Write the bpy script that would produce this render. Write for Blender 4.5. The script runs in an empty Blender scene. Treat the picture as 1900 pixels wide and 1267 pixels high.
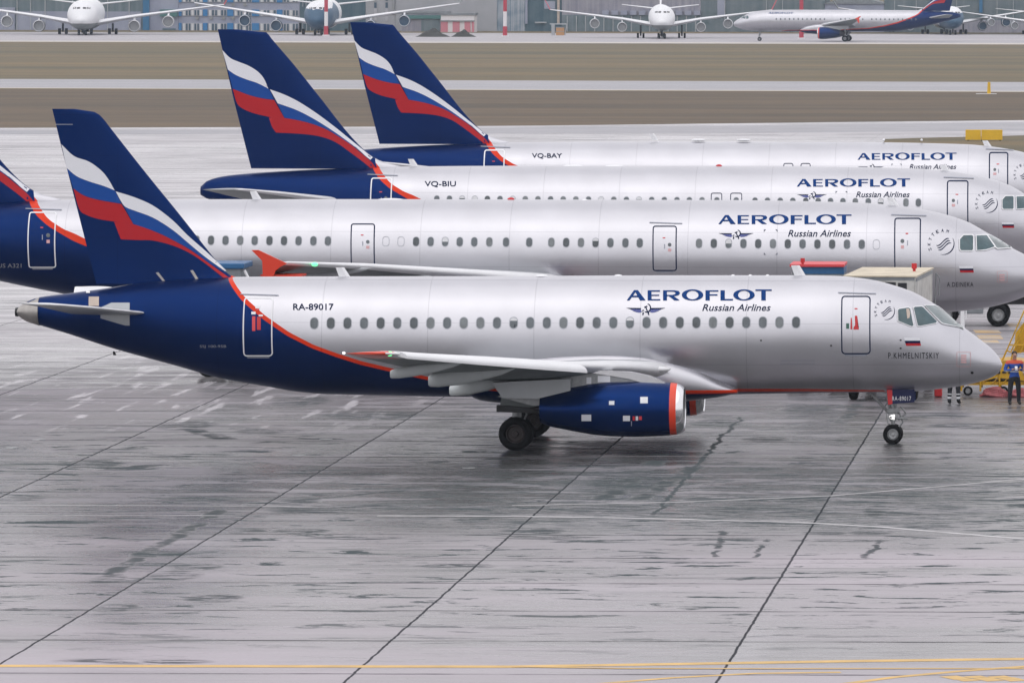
import bpy, bmesh, math, random
import numpy as np
from mathutils import Vector, Matrix
random.seed(7)
R = math.radians
scene = bpy.context.scene
col = scene.collection

# ------------------------------------------------------------------ camera
F, PX, PY, HC, ROLL = 11700.0, 2135.0, -52.0, 14.35, 0.0026   # focal length, principal point (1900 px wide frame), eye height
cd = bpy.data.cameras.new("camera"); cam = bpy.data.objects.new("camera", cd); col.objects.link(cam)
scene.camera = cam
cd.sensor_width = 36.0; cd.sensor_fit = 'HORIZONTAL'; cd.lens = F / 1900 * 36
cd.shift_x = -(PX - 950) / 1900; cd.shift_y = -(633.5 - PY) / 1900
cd.clip_start = 1.0; cd.clip_end = 9000
cam.location = (0, 0, HC); cam.rotation_euler = (R(90), -ROLL, 0)

# ------------------------------------------------------------------ sky, sun, exposure
SUN_EL, SUN_AZ = 62.0, 200.0
w = bpy.data.worlds.new("World"); scene.world = w; w.use_nodes = True
nt = w.node_tree; bg = nt.nodes["Background"]
sky = nt.nodes.new("ShaderNodeTexSky"); sky.sky_type = 'NISHITA'; sky.sun_disc = False
sky.sun_elevation = R(SUN_EL); sky.sun_rotation = R(SUN_AZ); sky.air_density = 1.6; sky.dust_density = 4.0
hs = nt.nodes.new("ShaderNodeHueSaturation"); hs.inputs['Saturation'].default_value = 0.22
tcw = nt.nodes.new("ShaderNodeTexCoord"); sp = nt.nodes.new("ShaderNodeSeparateXYZ")
nt.links.new(tcw.outputs['Generated'], sp.inputs[0])
mr = nt.nodes.new("ShaderNodeMapRange"); mr.inputs['From Min'].default_value = 0.0; mr.inputs['From Max'].default_value = 0.6
mr.inputs['To Min'].default_value = 1.06; mr.inputs['To Max'].default_value = 1.12
nt.links.new(sp.outputs['Z'], mr.inputs['Value'])
mx = nt.nodes.new("ShaderNodeMix"); mx.data_type = 'RGBA'; mx.blend_type = 'MULTIPLY'; mx.inputs[0].default_value = 1.0
nt.links.new(sky.outputs[0], hs.inputs['Color']); # an even cloud layer veils most of the clear sky
ov = nt.nodes.new("ShaderNodeMix"); ov.data_type = 'RGBA'; ov.inputs[0].default_value = 0.82; ov.inputs[7].default_value = (9.25, 9.05, 9.4, 1)
nt.links.new(hs.outputs[0], ov.inputs[6]); nt.links.new(ov.outputs[2], mx.inputs[6]); nt.links.new(mr.outputs[0], mx.inputs[7])
nt.links.new(mx.outputs[2], bg.inputs['Color']); bg.inputs['Strength'].default_value = 0.118
sl = bpy.data.lights.new("sun", 'SUN'); sl.energy = 0.5; sl.angle = R(90); sl.color = (1.0, 0.97, 0.93)
so = bpy.data.objects.new("sun", sl); col.objects.link(so)
so.rotation_euler = (R(90 - SUN_EL), 0, R(180 - SUN_AZ))
scene.view_settings.view_transform = 'Standard'; scene.view_settings.look = 'None'
scene.view_settings.exposure = 0.06; scene.view_settings.gamma = 1.0; scene.view_settings.use_curve_mapping = False

# ------------------------------------------------------------------ helpers
def W2(px, py, Y):
    """photo pixel -> world (X, Z) on the vertical plane at distance Y"""
    dx, dy = px - PX, py - PY
    return (dx + ROLL * dy) * Y / F, HC - (dy - ROLL * dx) * Y / F
def G(px, py):
    """photo pixel -> ground point"""
    dx, dy = px - PX, py - PY
    Y = F * HC / (dy - ROLL * dx)
    return (dx + ROLL * dy) * Y / F, Y
def ip(x, xs, ys):
    """monotone cubic interpolation, xs ascending"""
    xs = np.asarray(xs, float); ys = np.asarray(ys, float); x = np.clip(np.asarray(x, float), xs[0], xs[-1])
    h = np.diff(xs); d = np.diff(ys) / h; m = np.zeros(len(xs)); m[0] = d[0]; m[-1] = d[-1]
    for i in range(1, len(xs) - 1):
        if d[i-1] * d[i] > 0:
            a, b = 2*h[i] + h[i-1], h[i] + 2*h[i-1]; m[i] = (a + b) / (a/d[i-1] + b/d[i])
    k = np.clip(np.searchsorted(xs, x) - 1, 0, len(h) - 1); t = (x - xs[k]) / h[k]
    return ys[k]*(2*t**3-3*t**2+1) + h[k]*m[k]*(t**3-2*t**2+t) + ys[k+1]*(3*t**2-2*t**3) + h[k]*m[k+1]*(t**3-t**2)

def tag(o, label=None, cat=None, group=None, kind=None):
    if label: o['label'] = label
    if cat: o['category'] = cat
    if group: o['group'] = group
    if kind: o['kind'] = kind
    return o
def empty(name, loc, rz=0):
    o = bpy.data.objects.new(name, None); col.objects.link(o); o.location = loc; o.rotation_euler = (0, 0, rz); o.empty_display_size = .3
    return o
def build(name, bm, mats, parent=None, smooth=False, angle=None):
    me = bpy.data.meshes.new(name)
    bmesh.ops.recalc_face_normals(bm, faces=bm.faces) if smooth != 'keep' else None
    bm.to_mesh(me); bm.free()
    for m in (mats if isinstance(mats, (list, tuple)) else [mats]): me.materials.append(m)
    o = bpy.data.objects.new(name, me); col.objects.link(o)
    if parent is not None: o.parent = parent
    if smooth:
        for p in me.polygons: p.use_smooth = True
        if angle: me.set_sharp_from_angle(angle=R(angle))
    return o
def copy_tree(o, parent=None):
    c = o.copy(); col.objects.link(c); c.parent = parent
    for ch in list(o.children): copy_tree(ch, c)
    return c
def struct(name, bm, m):
    o = build(name, bm, m); o['kind'] = 'structure'; return o

def box(bm, c, s, mi=0, bev=0.0, rz=0.0):
    r = bmesh.ops.create_cube(bm, size=1.0); vs = r['verts']
    bmesh.ops.scale(bm, vec=s, verts=vs)
    if rz: bmesh.ops.rotate(bm, cent=(0,0,0), matrix=Matrix.Rotation(rz, 3, 'Z'), verts=vs)
    bmesh.ops.translate(bm, vec=c, verts=vs)
    fs = list({f for v in vs for f in v.link_faces})
    for f in fs: f.material_index = mi
    if bev:
        es = list({e for v in vs for e in v.link_edges})
        rr = bmesh.ops.bevel(bm, geom=es, offset=bev, segments=2, affect='EDGES', profile=.5)
        for f in rr['faces']: f.material_index = mi
def cyl(bm, p0, p1, r0, r1=None, seg=14, mi=0, cap=True):
    p0, p1 = Vector(p0), Vector(p1); r1 = r0 if r1 is None else r1
    d = (p1 - p0); L = d.length
    if L < 1e-6: return
    q = Vector((0,0,1)).rotation_difference(d).to_matrix()
    a = [bm.verts.new(p0 + q @ Vector((r0*math.cos(t), r0*math.sin(t), 0))) for t in [2*math.pi*i/seg for i in range(seg)]]
    b = [bm.verts.new(p1 + q @ Vector((r1*math.cos(t), r1*math.sin(t), 0))) for t in [2*math.pi*i/seg for i in range(seg)]]
    for i in range(seg):
        f = bm.faces.new((a[i], a[(i+1) % seg], b[(i+1) % seg], b[i])); f.material_index = mi
    if cap:
        f = bm.faces.new(a[::-1]); f.material_index = mi
        f = bm.faces.new(b); f.material_index = mi
def tube(bm, pts, r, seg=8, mi=0):
    for a, b in zip(pts[:-1], pts[1:]): cyl(bm, a, b, r, r, seg, mi)
def lathe(bm, prof, c, axis='X', seg=48, mi=0, mfun=None, rx=None):
    """prof: list of (t, r) along the axis from c; mfun(i) gives the material of band i"""
    rings = []
    for t, r in prof:
        ring = []
        for i in range(seg):
            a = 2*math.pi*i/seg
            if axis == 'X': v = (c[0]+t, c[1]+r*math.cos(a), c[2]+r*math.sin(a))
            elif axis == 'Y': v = (c[0]+r*math.cos(a), c[1]+t, c[2]+r*math.sin(a))
            else: v = (c[0]+r*math.cos(a), c[1]+r*math.sin(a), c[2]+t)
            ring.append(bm.verts.new(v))
        rings.append(ring)
    for k in range(len(rings)-1):
        for i in range(seg):
            j = (i+1) % seg
            f = bm.faces.new((rings[k][i], rings[k][j], rings[k+1][j], rings[k+1][i])); f.material_index = mfun(k) if mfun else mi
    return rings
def prism(bm, pts, axis, a, b, mi=0):
    """polygon pts in the two other axes, extruded along axis from a to b"""
    def mk(p, t): return {'X': (t, p[0], p[1]), 'Y': (p[0], t, p[1]), 'Z': (p[0], p[1], t)}[axis]
    va = [bm.verts.new(mk(p, a)) for p in pts]; vb = [bm.verts.new(mk(p, b)) for p in pts]; n = len(pts)
    fs = [bm.faces.new(va), bm.faces.new(vb[::-1])]
    for i in range(n): fs.append(bm.faces.new((va[i], vb[i], vb[(i+1) % n], va[(i+1) % n])))
    for f in fs: f.material_index = mi
def sheet(bm, pts, z, mi=0):
    f = bm.faces.new([bm.verts.new((p[0], p[1], z)) for p in pts]); f.material_index = mi

# ------------------------------------------------------------------ materials
def N(nt, kind, **kw):
    n = nt.nodes.new("ShaderNode" + kind)
    for k, v in kw.items(): setattr(n, k, v)
    return n
def pbr(name, c, rough=.5, metal=0.0, coat=0.0, dirt=0.0, dscale=1.5, emit=None, es=0.0, stretch=(1,1,1), bump=0.0, spec=.5):
    m = bpy.data.materials.new(name); m.use_nodes = True; nt = m.node_tree; b = nt.nodes["Principled BSDF"]
    b.inputs['Base Color'].default_value = (*c, 1); b.inputs['Roughness'].default_value = rough; b.inputs['Metallic'].default_value = metal
    b.inputs['Specular IOR Level'].default_value = spec; b.inputs['Coat Weight'].default_value = coat; b.inputs['Coat Roughness'].default_value = .12
    if emit: b.inputs['Emission Color'].default_value = (*emit, 1); b.inputs['Emission Strength'].default_value = es
    if dirt or bump:
        tc = N(nt, "TexCoord"); mp = N(nt, "Mapping"); mp.inputs['Scale'].default_value = stretch
        no = N(nt, "TexNoise"); no.inputs['Scale'].default_value = dscale; no.inputs['Detail'].default_value = 7; no.inputs['Roughness'].default_value = .62
        nt.links.new(tc.outputs['Object'], mp.inputs[0]); nt.links.new(mp.outputs[0], no.inputs[0])
        if dirt:
            mr = N(nt, "MapRange"); mr.inputs['From Min'].default_value = .3; mr.inputs['From Max'].default_value = .72
            mr.inputs['To Min'].default_value = 1 - dirt; mr.inputs['To Max'].default_value = 1 + dirt * .4
            mx = N(nt, "Mix", data_type='RGBA', blend_type='MULTIPLY'); mx.inputs[0].default_value = 1; mx.inputs[6].default_value = (*c, 1)
            nt.links.new(no.outputs[0], mr.inputs[0]); nt.links.new(mr.outputs[0], mx.inputs[7]); nt.links.new(mx.outputs[2], b.inputs['Base Color'])
        if bump:
            bp = N(nt, "Bump"); bp.inputs['Strength'].default_value = bump; bp.inputs['Distance'].default_value = .05
            nt.links.new(no.outputs[0], bp.inputs['Height']); nt.links.new(bp.outputs[0], b.inputs['Normal'])
    return m
SILVER = (.55, .55, .585); NAVY = (.001, .018, .100)
M = {}
def mk(k, *a, **kw): M[k] = pbr(k, *a, **kw)
mk('silver', SILVER, .32, .45, .15, dirt=.05, dscale=.6)
mk('navy', (.001, .020, .108), .26, .62, .0, dirt=.08, dscale=.5, spec=.12)

mk('flag_white', (.70,.71,.75), .5, spec=.3); mk('flag_blue', (.003,.055,.27), .5, spec=.2); mk('flag_red', (.40,.008,.014), .5, spec=.25)
mk('orange', (.66, .045, .012), .35, 0, .2); mk('fence_orange', (.66, .04, .012), .4)
mk('white', (.75, .76, .78), .38, dirt=.06); mk('ink', (.002,.012,.05), .7, spec=.05); mk('plate_navy', (.006,.010,.055), .45, spec=.3); mk('logo_blue', (.002,.038,.17), .6, spec=.1); mk('logo_pale', (.10,.12,.34), .5, spec=.2)
mk('pale_ink', (.28, .3, .36), .5); mk('ink_black', (.012,.014,.02), .7, spec=.05)
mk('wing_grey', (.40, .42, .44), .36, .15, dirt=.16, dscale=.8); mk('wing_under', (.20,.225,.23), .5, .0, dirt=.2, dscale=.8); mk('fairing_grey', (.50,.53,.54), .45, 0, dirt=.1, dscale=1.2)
mk('bare', (.75, .76, .78), .16, 1.0, dirt=.08); mk('bare_dull', (.42, .40, .38), .35, .9, dirt=.3, dscale=3)
mk('slat', (.72,.73,.75), .4, .05, dirt=.05); mk('pink_red', (.62, .05, .06), .5); mk('faded_pink', (.62, .36, .37), .5)
mk('pane', (.115,.135,.15), .25, 0, dirt=.3, dscale=3); mk('pane_dark', (.07,.085,.095), .2, 0, dirt=.3, dscale=3); mk('pane_light', (.17,.19,.20), .25, 0, dirt=.3, dscale=3); mk('pane_rim', (.33,.35,.385), .45, .2); mk('blind', (.6, .61, .63), .5)
mk('cockpit_glass', (.05, .10, .115), .06, 0, .3, dirt=.4, dscale=2.6); mk('windscreen_glass', (.20, .24, .25), .08, 0, .4, dirt=.4, dscale=2.2)  # windscreen base colour is paler, standing in for reflected sky
mk('rubber', (.006, .006, .007), .8, dirt=.3, dscale=8, spec=.2); mk('hub', (.34, .35, .36), .35, .6, dirt=.3, dscale=9)
mk('hub_dark', (.045,.035,.035), .6, .2, dirt=.3, dscale=9); mk('nozzle', (.05,.045,.045), .4, .7, dirt=.3, dscale=4); mk('dark', (.012, .013, .016), .5); mk('gear', (.30, .31, .32), .4, .4, dirt=.3, dscale=6); mk('door_dark', (.13, .15, .15), .5, dirt=.3)
mk('yellow', (.62, .36, .015), .45, dirt=.35, dscale=3); mk('sign_yellow', (.70, .43, .01), .5, dirt=.1); mk('red', (.5, .015, .02), .45)
mk('pole_red', (.42, .03, .055), .6); mk('pole_white', (.7, .68, .69), .6)
mk('green_lamp', (.1, .8, .3), .3, emit=(.15, 1, .35), es=1.5); mk('white_lamp', (.9, .9, .9), .3, emit=(1, .98, .95), es=1.2)
mk('beige_roof', (.60, .53, .40), .6, dirt=.3, dscale=1.4); mk('truck_white', (.55, .55, .53), .5, dirt=.35, dscale=1.6); mk('truck_grey', (.22, .24, .26), .5, dirt=.3)
mk('blue_paint', (.015, .11, .27), .4, dirt=.2); mk('tan', (.50, .42, .36), .5, .2, dirt=.2)

def livery(name, x0, x1, gl, gu, zmax=14.0):
    """silver above, navy below gl(x), orange between gl and gu; curves as (x, z) lists in object space"""
    m = bpy.data.materials.new(name); m.use_nodes = True; nt = m.node_tree; b = nt.nodes["Principled BSDF"]
    tc = N(nt, "TexCoord"); s = N(nt, "SeparateXYZ"); nt.links.new(tc.outputs['Object'], s.inputs[0])
    mr = N(nt, "MapRange"); mr.inputs['From Min'].default_value = x0; mr.inputs['From Max'].default_value = x1; nt.links.new(s.outputs['X'], mr.inputs[0])
    outs = []
    for g in (gl, gu):
        fc = N(nt, "FloatCurve"); c = fc.mapping.curves[0]; xs = [(p[0]-x0)/(x1-x0) for p in g]; zs = [min(.999, max(0, p[1]/zmax)) for p in g]
        order = sorted(range(len(xs)), key=lambda i: xs[i]); xs = [xs[i] for i in order]; zs = [zs[i] for i in order]
        while len(c.points) < len(xs): c.points.new(.5, .5)
        for p, x, z in zip(c.points, xs, zs): p.location = (x, z); p.handle_type = 'VECTOR'
        fc.mapping.update(); nt.links.new(mr.outputs[0], fc.inputs['Value'])
        mu = N(nt, "Math", operation='MULTIPLY'); mu.inputs[1].default_value = zmax; nt.links.new(fc.outputs[0], mu.inputs[0])
        lt = N(nt, "Math", operation='LESS_THAN'); nt.links.new(s.outputs['Z'], lt.inputs[0]); nt.links.new(mu.outputs[0], lt.inputs[1]); outs.append(lt)
    no = N(nt, "TexNoise"); no.inputs['Scale'].default_value = .7; no.inputs['Detail'].default_value = 6; nt.links.new(tc.outputs['Object'], no.inputs[0])
    dm = N(nt, "MapRange"); dm.inputs['From Min'].default_value = .3; dm.inputs['From Max'].default_value = .7; dm.inputs['To Min'].default_value = .93; dm.inputs['To Max'].default_value = 1.02; nt.links.new(no.outputs[0], dm.inputs[0])
    m1 = N(nt, "Mix", data_type='RGBA'); m1.inputs[6].default_value = (*SILVER, 1); m1.inputs[7].default_value = (.64, .04, .010, 1); nt.links.new(outs[1].outputs[0], m1.inputs[0])
    m2 = N(nt, "Mix", data_type='RGBA'); m2.inputs[7].default_value = (*NAVY, 1); nt.links.new(outs[0].outputs[0], m2.inputs[0]); nt.links.new(m1.outputs[2], m2.inputs[6])
    m3 = N(nt, "Mix", data_type='RGBA', blend_type='MULTIPLY'); m3.inputs[0].default_value = 1; nt.links.new(m2.outputs[2], m3.inputs[6]); nt.links.new(dm.outputs[0], m3.inputs[7])
    nt.links.new(m3.outputs[2], b.inputs['Base Color'])
    me = N(nt, "MapRange"); me.inputs['To Min'].default_value = .86; me.inputs['To Max'].default_value = 0.0; nt.links.new(outs[1].outputs[0], me.inputs[0])
    m4 = N(nt, "Math", operation='MULTIPLY_ADD'); nt.links.new(outs[0].outputs[0], m4.inputs[0]); m4.inputs[1].default_value = .62; nt.links.new(me.outputs[0], m4.inputs[2]); nt.links.new(m4.outputs[0], b.inputs['Metallic'])
    b.inputs['Coat Weight'].default_value = .0; b.inputs['Coat Roughness'].default_value = .12; b.inputs['Specular IOR Level'].default_value = .12
    # faint skin panels: circumferential lap joints and dirt wandering in the gloss
    fr = N(nt, "Math", operation='PINGPONG'); fr.inputs[1].default_value = 1.6; nt.links.new(s.outputs['X'], fr.inputs[0])
    li = N(nt, "Math", operation='LESS_THAN'); li.inputs[1].default_value = .014; nt.links.new(fr.outputs[0], li.inputs[0])
    fz = N(nt, "Math", operation='PINGPONG'); fz.inputs[1].default_value = .62; nt.links.new(s.outputs['Z'], fz.inputs[0])
    lz = N(nt, "Math", operation='LESS_THAN'); lz.inputs[1].default_value = .010; nt.links.new(fz.outputs[0], lz.inputs[0])
    ad = N(nt, "Math", operation='MAXIMUM'); nt.links.new(li.outputs[0], ad.inputs[0]); nt.links.new(lz.outputs[0], ad.inputs[1])
    m5 = N(nt, "Mix", data_type='RGBA', blend_type='MULTIPLY'); ls = N(nt, "Math", operation='MULTIPLY'); ls.inputs[1].default_value = .22; nt.links.new(ad.outputs[0], ls.inputs[0]); nt.links.new(ls.outputs[0], m5.inputs[0])
    nt.links.new(m3.outputs[2], m5.inputs[6]); m5.inputs[7].default_value = (.25, .25, .28, 1); nt.links.new(m5.outputs[2], b.inputs['Base Color'])
    b.inputs['Roughness'].default_value = .33
    return m

# ------------------------------------------------------------------ shaped bodies
class Body:
    """loft along x: top / bottom heights and half width; ellipse-like section with exponent n"""
    def __init__(s, top, bot, wid, n=2.0):
        s.t = sorted(top); s.b = sorted(bot); s.w = sorted(wid); s.n = n
        s.x0 = max(s.t[0][0], s.b[0][0]); s.x1 = min(s.t[-1][0], s.b[-1][0])
    def zt(s, x): return ip(x, [p[0] for p in s.t], [p[1] for p in s.t])
    def zb(s, x): return ip(x, [p[0] for p in s.b], [p[1] for p in s.b])
    def wd(s, x): return ip(x, [p[0] for p in s.w], [p[1] for p in s.w])
    def y(s, x, z):
        t, b, w = float(s.zt(x)), float(s.zb(x)), float(s.wd(x)); h = max(1e-3, (t-b)/2)
        q = min(.999, abs((z - (t+b)/2)/h)); return w * (1 - q**s.n)**(1/s.n)
    def mesh(s, stations, seg=96):
        bm = bmesh.new(); prev = None
        T, B, Wd = s.zt(stations), s.zb(stations), s.wd(stations)
        first = last = None
        for x, t, b, w in zip(stations, T, B, Wd):
            zc, h = (t+b)/2, max(1e-3, (t-b)/2); ring = []
            for i in range(seg):
                a = 2*math.pi*i/seg; ca, sa = math.cos(a), math.sin(a)
                k = (abs(ca)**s.n + abs(sa)**s.n)**(-1/s.n)
                ring.append(bm.verts.new((x, w*k*ca, zc + h*k*sa)))
            if prev:
                for i in range(seg):
                    j = (i+1) % seg; bm.faces.new((prev[i], prev[j], ring[j], ring[i]))
            else: first = ring
            prev = ring
        bm.faces.new(first[::-1]); bm.faces.new(prev)
        return bm
def foil(u, t=1.0):
    u = min(1.0, max(0.0, u)); return t * 5 * (.2969*math.sqrt(u) - .126*u - .3516*u*u + .2843*u**3 - .1015*u**4)
class Fin:
    """vertical surface: LE and TE as x(z); thickness ratio"""
    def __init__(s, le, te, th): s.le = sorted((z, x) for x, z in le); s.te = sorted((z, x) for x, z in te); s.th = th
    def L(s, z): return float(ip(z, [p[0] for p in s.le], [p[1] for p in s.le]))
    def T(s, z): return float(np.interp(z, [p[0] for p in s.te], [p[1] for p in s.te]))
    def ch(s, z): return max(.02, s.L(z) - s.T(z))
    def y(s, x, z): c = s.ch(z); return foil((s.L(z) - x)/c) * s.th * min(c, 5.2)
    def mesh(s, zs, nu=26):
        bm = bmesh.new(); prev = None; us = [.5*(1-math.cos(math.pi*i/nu)) for i in range(nu+1)]
        for z in zs:
            c, L = s.ch(z), s.L(z)
            ring = [bm.verts.new((L - u*c, -foil(u)*s.th*min(c, 5.2), z)) for u in us] + [bm.verts.new((L - u*c, foil(u)*s.th*min(c, 5.2), z)) for u in us[-2:0:-1]]
            if prev:
                n = len(ring)
                for i in range(n): bm.faces.new((prev[i], prev[(i+1) % n], ring[(i+1) % n], ring[i]))
            else: bm.faces.new(ring)
            prev = ring
        bm.faces.new(prev[::-1]); return bm
def wing_bm(sts, nu=22, slat=.09):
    """sts: (y, (xLE, zLE), (xTE, zTE), thickness); faces near the leading edge get material 1, underside 2"""
    bm = bmesh.new(); prev = None; us = [.5*(1-math.cos(math.pi*i/nu)) for i in range(nu+1)]
    for (y, le, te, th) in sts:
        def P(u, sg):
            x = le[0] + (te[0]-le[0])*u; z = le[1] + (te[1]-le[1])*u + sg*foil(u)*th*(1.15 if sg > 0 else .85)
            return bm.verts.new((x, y, z))
        up = [P(u, 1) for u in us]; lo = [P(u, -1) for u in us[-2:0:-1]]; ring = up + lo
        if prev:
            n = len(ring)
            for i in range(n):
                f = bm.faces.new((prev[i], prev[(i+1) % n], ring[(i+1) % n], ring[i]))
                k = min(i, n-1-i) if i >= nu else i
                u = us[min(nu, i if i < nu else n-1-i)]
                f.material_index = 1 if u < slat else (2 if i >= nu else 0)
        else: bm.faces.new(ring)
        prev = ring
    bm.faces.new(prev[::-1]); return bm

def lay(name, bm, surf, off, mats, parent, grid=.12, gx=None, side=-1, smooth=True):
    """bm holds flat faces in the x-z plane (y=0): cut to a grid and laid on the surface of the body"""
    if not bm.verts: return None
    bmesh.ops.triangulate(bm, faces=bm.faces)
    xs = [v.co.x for v in bm.verts]; zs = [v.co.z for v in bm.verts]
    for ax, lo, hi, g in ((2, min(zs), max(zs), grid), (0, min(xs), max(xs), gx or grid*3)):
        k = math.floor(lo/g) + 1
        while k*g < hi:
            co = [0,0,0]; co[ax] = k*g; no = [0,0,0]; no[ax] = 1
            bmesh.ops.bisect_plane(bm, geom=bm.verts[:]+bm.edges[:]+bm.faces[:], plane_co=co, plane_no=no, dist=1e-5); k += 1
    B = getattr(surf, '__self__', None)
    for v in bm.verts:
        x, z = v.co.x, v.co.z
        if isinstance(B, Body):
            x = min(B.x1 - .01, max(B.x0, x)); t, b = float(B.zt(x)), float(B.zb(x)); h = (t-b)/2; z = min((t+b)/2 + .9985*h, max((t+b)/2 - .9985*h, z))
            e = .01; y = surf(x, z); dz = (surf(x, z+e) - surf(x, z-e))/(2*e); dx = (surf(x+e, z) - surf(x-e, z))/(2*e)
            dz = max(-6, min(6, dz)); dx = max(-3, min(3, dx)); n = Vector((-dx, 1, -dz)).normalized()*off
            v.co = (x + n.x, side*(y + n.y), z + n.z)
        else: v.co.y = side*(surf(x, z) + off)
    return build(name, bm, mats, parent, smooth)
def poly(bm, pts, mi=0):
    f = bm.faces.new([bm.verts.new((p[0], 0, p[1])) for p in pts]); f.material_index = mi; return f
def strip(bm, a, b, mi=0, close=False):
    va = [bm.verts.new((p[0], 0, p[1])) for p in a]; vb = [bm.verts.new((p[0], 0, p[1])) for p in b]; n = len(a)
    for i in range(n if close else n-1):
        j = (i+1) % n; f = bm.faces.new((va[i], va[j], vb[j], vb[i])); f.material_index = mi
def rrect(cx, cz, w, h, r, k=5, skew=0.0):
    out = []
    for sx, sz, a0 in ((1,1,0), (-1,1,90), (-1,-1,180), (1,-1,270)):
        for i in range(k+1):
            a = R(a0 + 90*i/k); x = sx*(w/2-r) + r*math.cos(a); z = sz*(h/2-r) + r*math.sin(a); out.append((cx + x + skew*z, cz + z))
    return out
def ell(cx, cz, rx, rz, a0=0, a1=360, k=28): return [(cx + rx*math.cos(R(a0+(a1-a0)*i/k)), cz + rz*math.sin(R(a0+(a1-a0)*i/k))) for i in range(k + (0 if a1-a0 == 360 else 1))]
def text_bm(body, x0, z0, x1, z1, shear=0.0, spacing=1.0, bold=0.0):
    """text laid flat in the x-z plane, fitted to the box"""
    c = bpy.data.curves.new("txt", 'FONT'); c.body = body; c.shear = shear; c.space_character = spacing; c.offset = bold; c.resolution_u = 3
    o = bpy.data.objects.new("txt", c); col.objects.link(o)
    dg = bpy.context.evaluated_depsgraph_get(); me = bpy.data.meshes.new_from_object(o.evaluated_get(dg))
    bm = bmesh.new(); bm.from_mesh(me)
    bpy.data.objects.remove(o); bpy.data.curves.remove(c); bpy.data.meshes.remove(me)
    xs = [v.co.x for v in bm.verts]; ys = [v.co.y for v in bm.verts]; a, b, p, q = min(xs), max(xs), min(ys), max(ys)
    for v in bm.verts: v.co = (x0 + (v.co.x-a)/(b-a)*(x1-x0), 0, z0 + (v.co.y-p)/(q-p)*(z1-z0))
    return bm
def wheel(parent, c, r, wd, name='wheel', hub='hub'):
    """tyre with a hub child; axis along y"""
    bm = bmesh.new(); h = wd/2
    lathe(bm, [(-h*.55, r*.56), (-h*.9, r*.62), (-h, r*.78), (-h*.85, r*.93), (-h*.45, r), (h*.45, r), (h*.85, r*.93), (h, r*.78), (h*.9, r*.62), (h*.55, r*.56)], (0,0,0), 'Y', 36)
    t = build(name, bm, M['rubber'], parent, True); t.location = c
    bm = bmesh.new()
    for s in (-1, 1):
        lathe(bm, [(s*h*.6, r*.575), (s*h*.72, r*.5), (s*h*.35, r*.42), (s*h*.3, r*.2), (s*h*.8, r*.17), (s*h*.85, .001)], (0,0,0), 'Y', 24)
    build('hub', bm, M[hub], t, True, 40); return t
# ------------------------------------------------------------------ tracing an aircraft that stands at distance Yc with its origin at world X0
class Trace:
    def __init__(s, Yc, X0): s.Y, s.X = Yc, X0
    def at(s, px, py, y=0.0): X, Z = W2(px, py, s.Y + y); return (X - s.X, Z)
    def c(s, pts): return [s.at(px, py) for px, py in pts]
    def sd(s, px, py, surf):
        y = 1.5
        for _ in range(4):
            x, z = s.at(px, py, -y); y = .5*y + .5*surf(x, z) if _ else surf(x, z)
        return s.at(px, py, -surf(*s.at(px, py, -y)))
    def sl(s, pts, surf): return [s.sd(px, py, surf) for px, py in pts]

# lettering, traced once in a 300 x 90 px window blown up 6.333 times (origin at 1150, 530)
def title_bm(tr, surf, bx):
    """the flared capitals; bx = pixel box (x0, y0, x1, y1) of the word"""
    bm = bmesh.new()
    def m(p): return tr((p[0]-80)/1702*(bx[2]-bx[0]) + bx[0], (p[1]-55)/118*(bx[3]-bx[1]) + bx[1])
    def P(*p): poly(bm, [m(q) for q in p])
    def S(a, b, close=False): strip(bm, [m(q) for q in a], [m(q) for q in b], 0, close)
    P((80,173),(112,173),(182,82),(165,62)); P((165,62),(182,82),(235,173),(302,173),(210,62)); P((139,138),(214,138),(206,122),(151,122))
    P((325,64),(325,173),(371,173),(371,64)); P((371,64),(371,76),(470,76),(470,64)); P((371,112),(371,123),(462,123),(462,112)); P((371,160),(371,173),(474,173),(474,160))
    P((506,64),(506,173),(552,173),(552,64))
    S([(552,64),(640,64),(690,72),(705,93),(690,113),(650,125),(552,125)], [(552,76),(622,76),(646,82),(653,94),(646,106),(618,114),(552,114)])
    P((572,125),(628,125),(702,173),(640,173))
    for cx in (852, 1456): S(ell(cx, 114, 126, 60), ell(cx, 114, 70, 48), True)
    P((1004,64),(1004,173),(1055,173),(1055,64)); P((1055,64),(1055,76),(1156,76),(1156,64)); P((1055,108),(1055,120),(1146,120),(1146,108))
    P((1180,64),(1180,173),(1231,173),(1231,64)); P((1231,158),(1231,173),(1328,173),(1328,158))
    P((1590,55),(1590,68),(1782,68),(1782,55)); P((1659,68),(1659,173),(1712,173),(1712,68))
    return bm
def emblem_bm(tr, bx):
    """winged badge; box in pixels; drawn in a 455 x 135 window"""
    bm = bmesh.new()
    def m(x, y): return tr((x-75)/455*(bx[2]-bx[0]) + bx[0], (y-205)/135*(bx[3]-bx[1]) + bx[1])
    for s in (1, -1):
        f = lambda x, y: m(304 + s*(x-304), y)
        poly(bm, [f(75,260), f(120,273), f(245,276), f(250,262)], 0)
        poly(bm, [f(122,277), f(160,290), f(250,290), f(247,279)], 1)
        poly(bm, [f(150,293), f(195,306), f(232,312), f(262,300), f(252,293)], 1)
        poly(bm, [f(268,302), f(284,314), f(276,338), f(262,338)], 0)
    poly(bm, [m(284,248), m(318,236), m(326,246), m(290,262)], 0); poly(bm, [m(300,256), m(311,252), m(330,296), m(316,300)], 0)
    a = ell(318, 262, 50, 50, -75, 120, 20); b = ell(311, 259, 42, 41, -75, 120, 20)
    strip(bm, [m(*p) for p in a], [m(*p) for p in b], 0); poly(bm, [m(258,288), m(268,298), m(286,286), m(278,280)], 0)
    return bm
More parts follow.
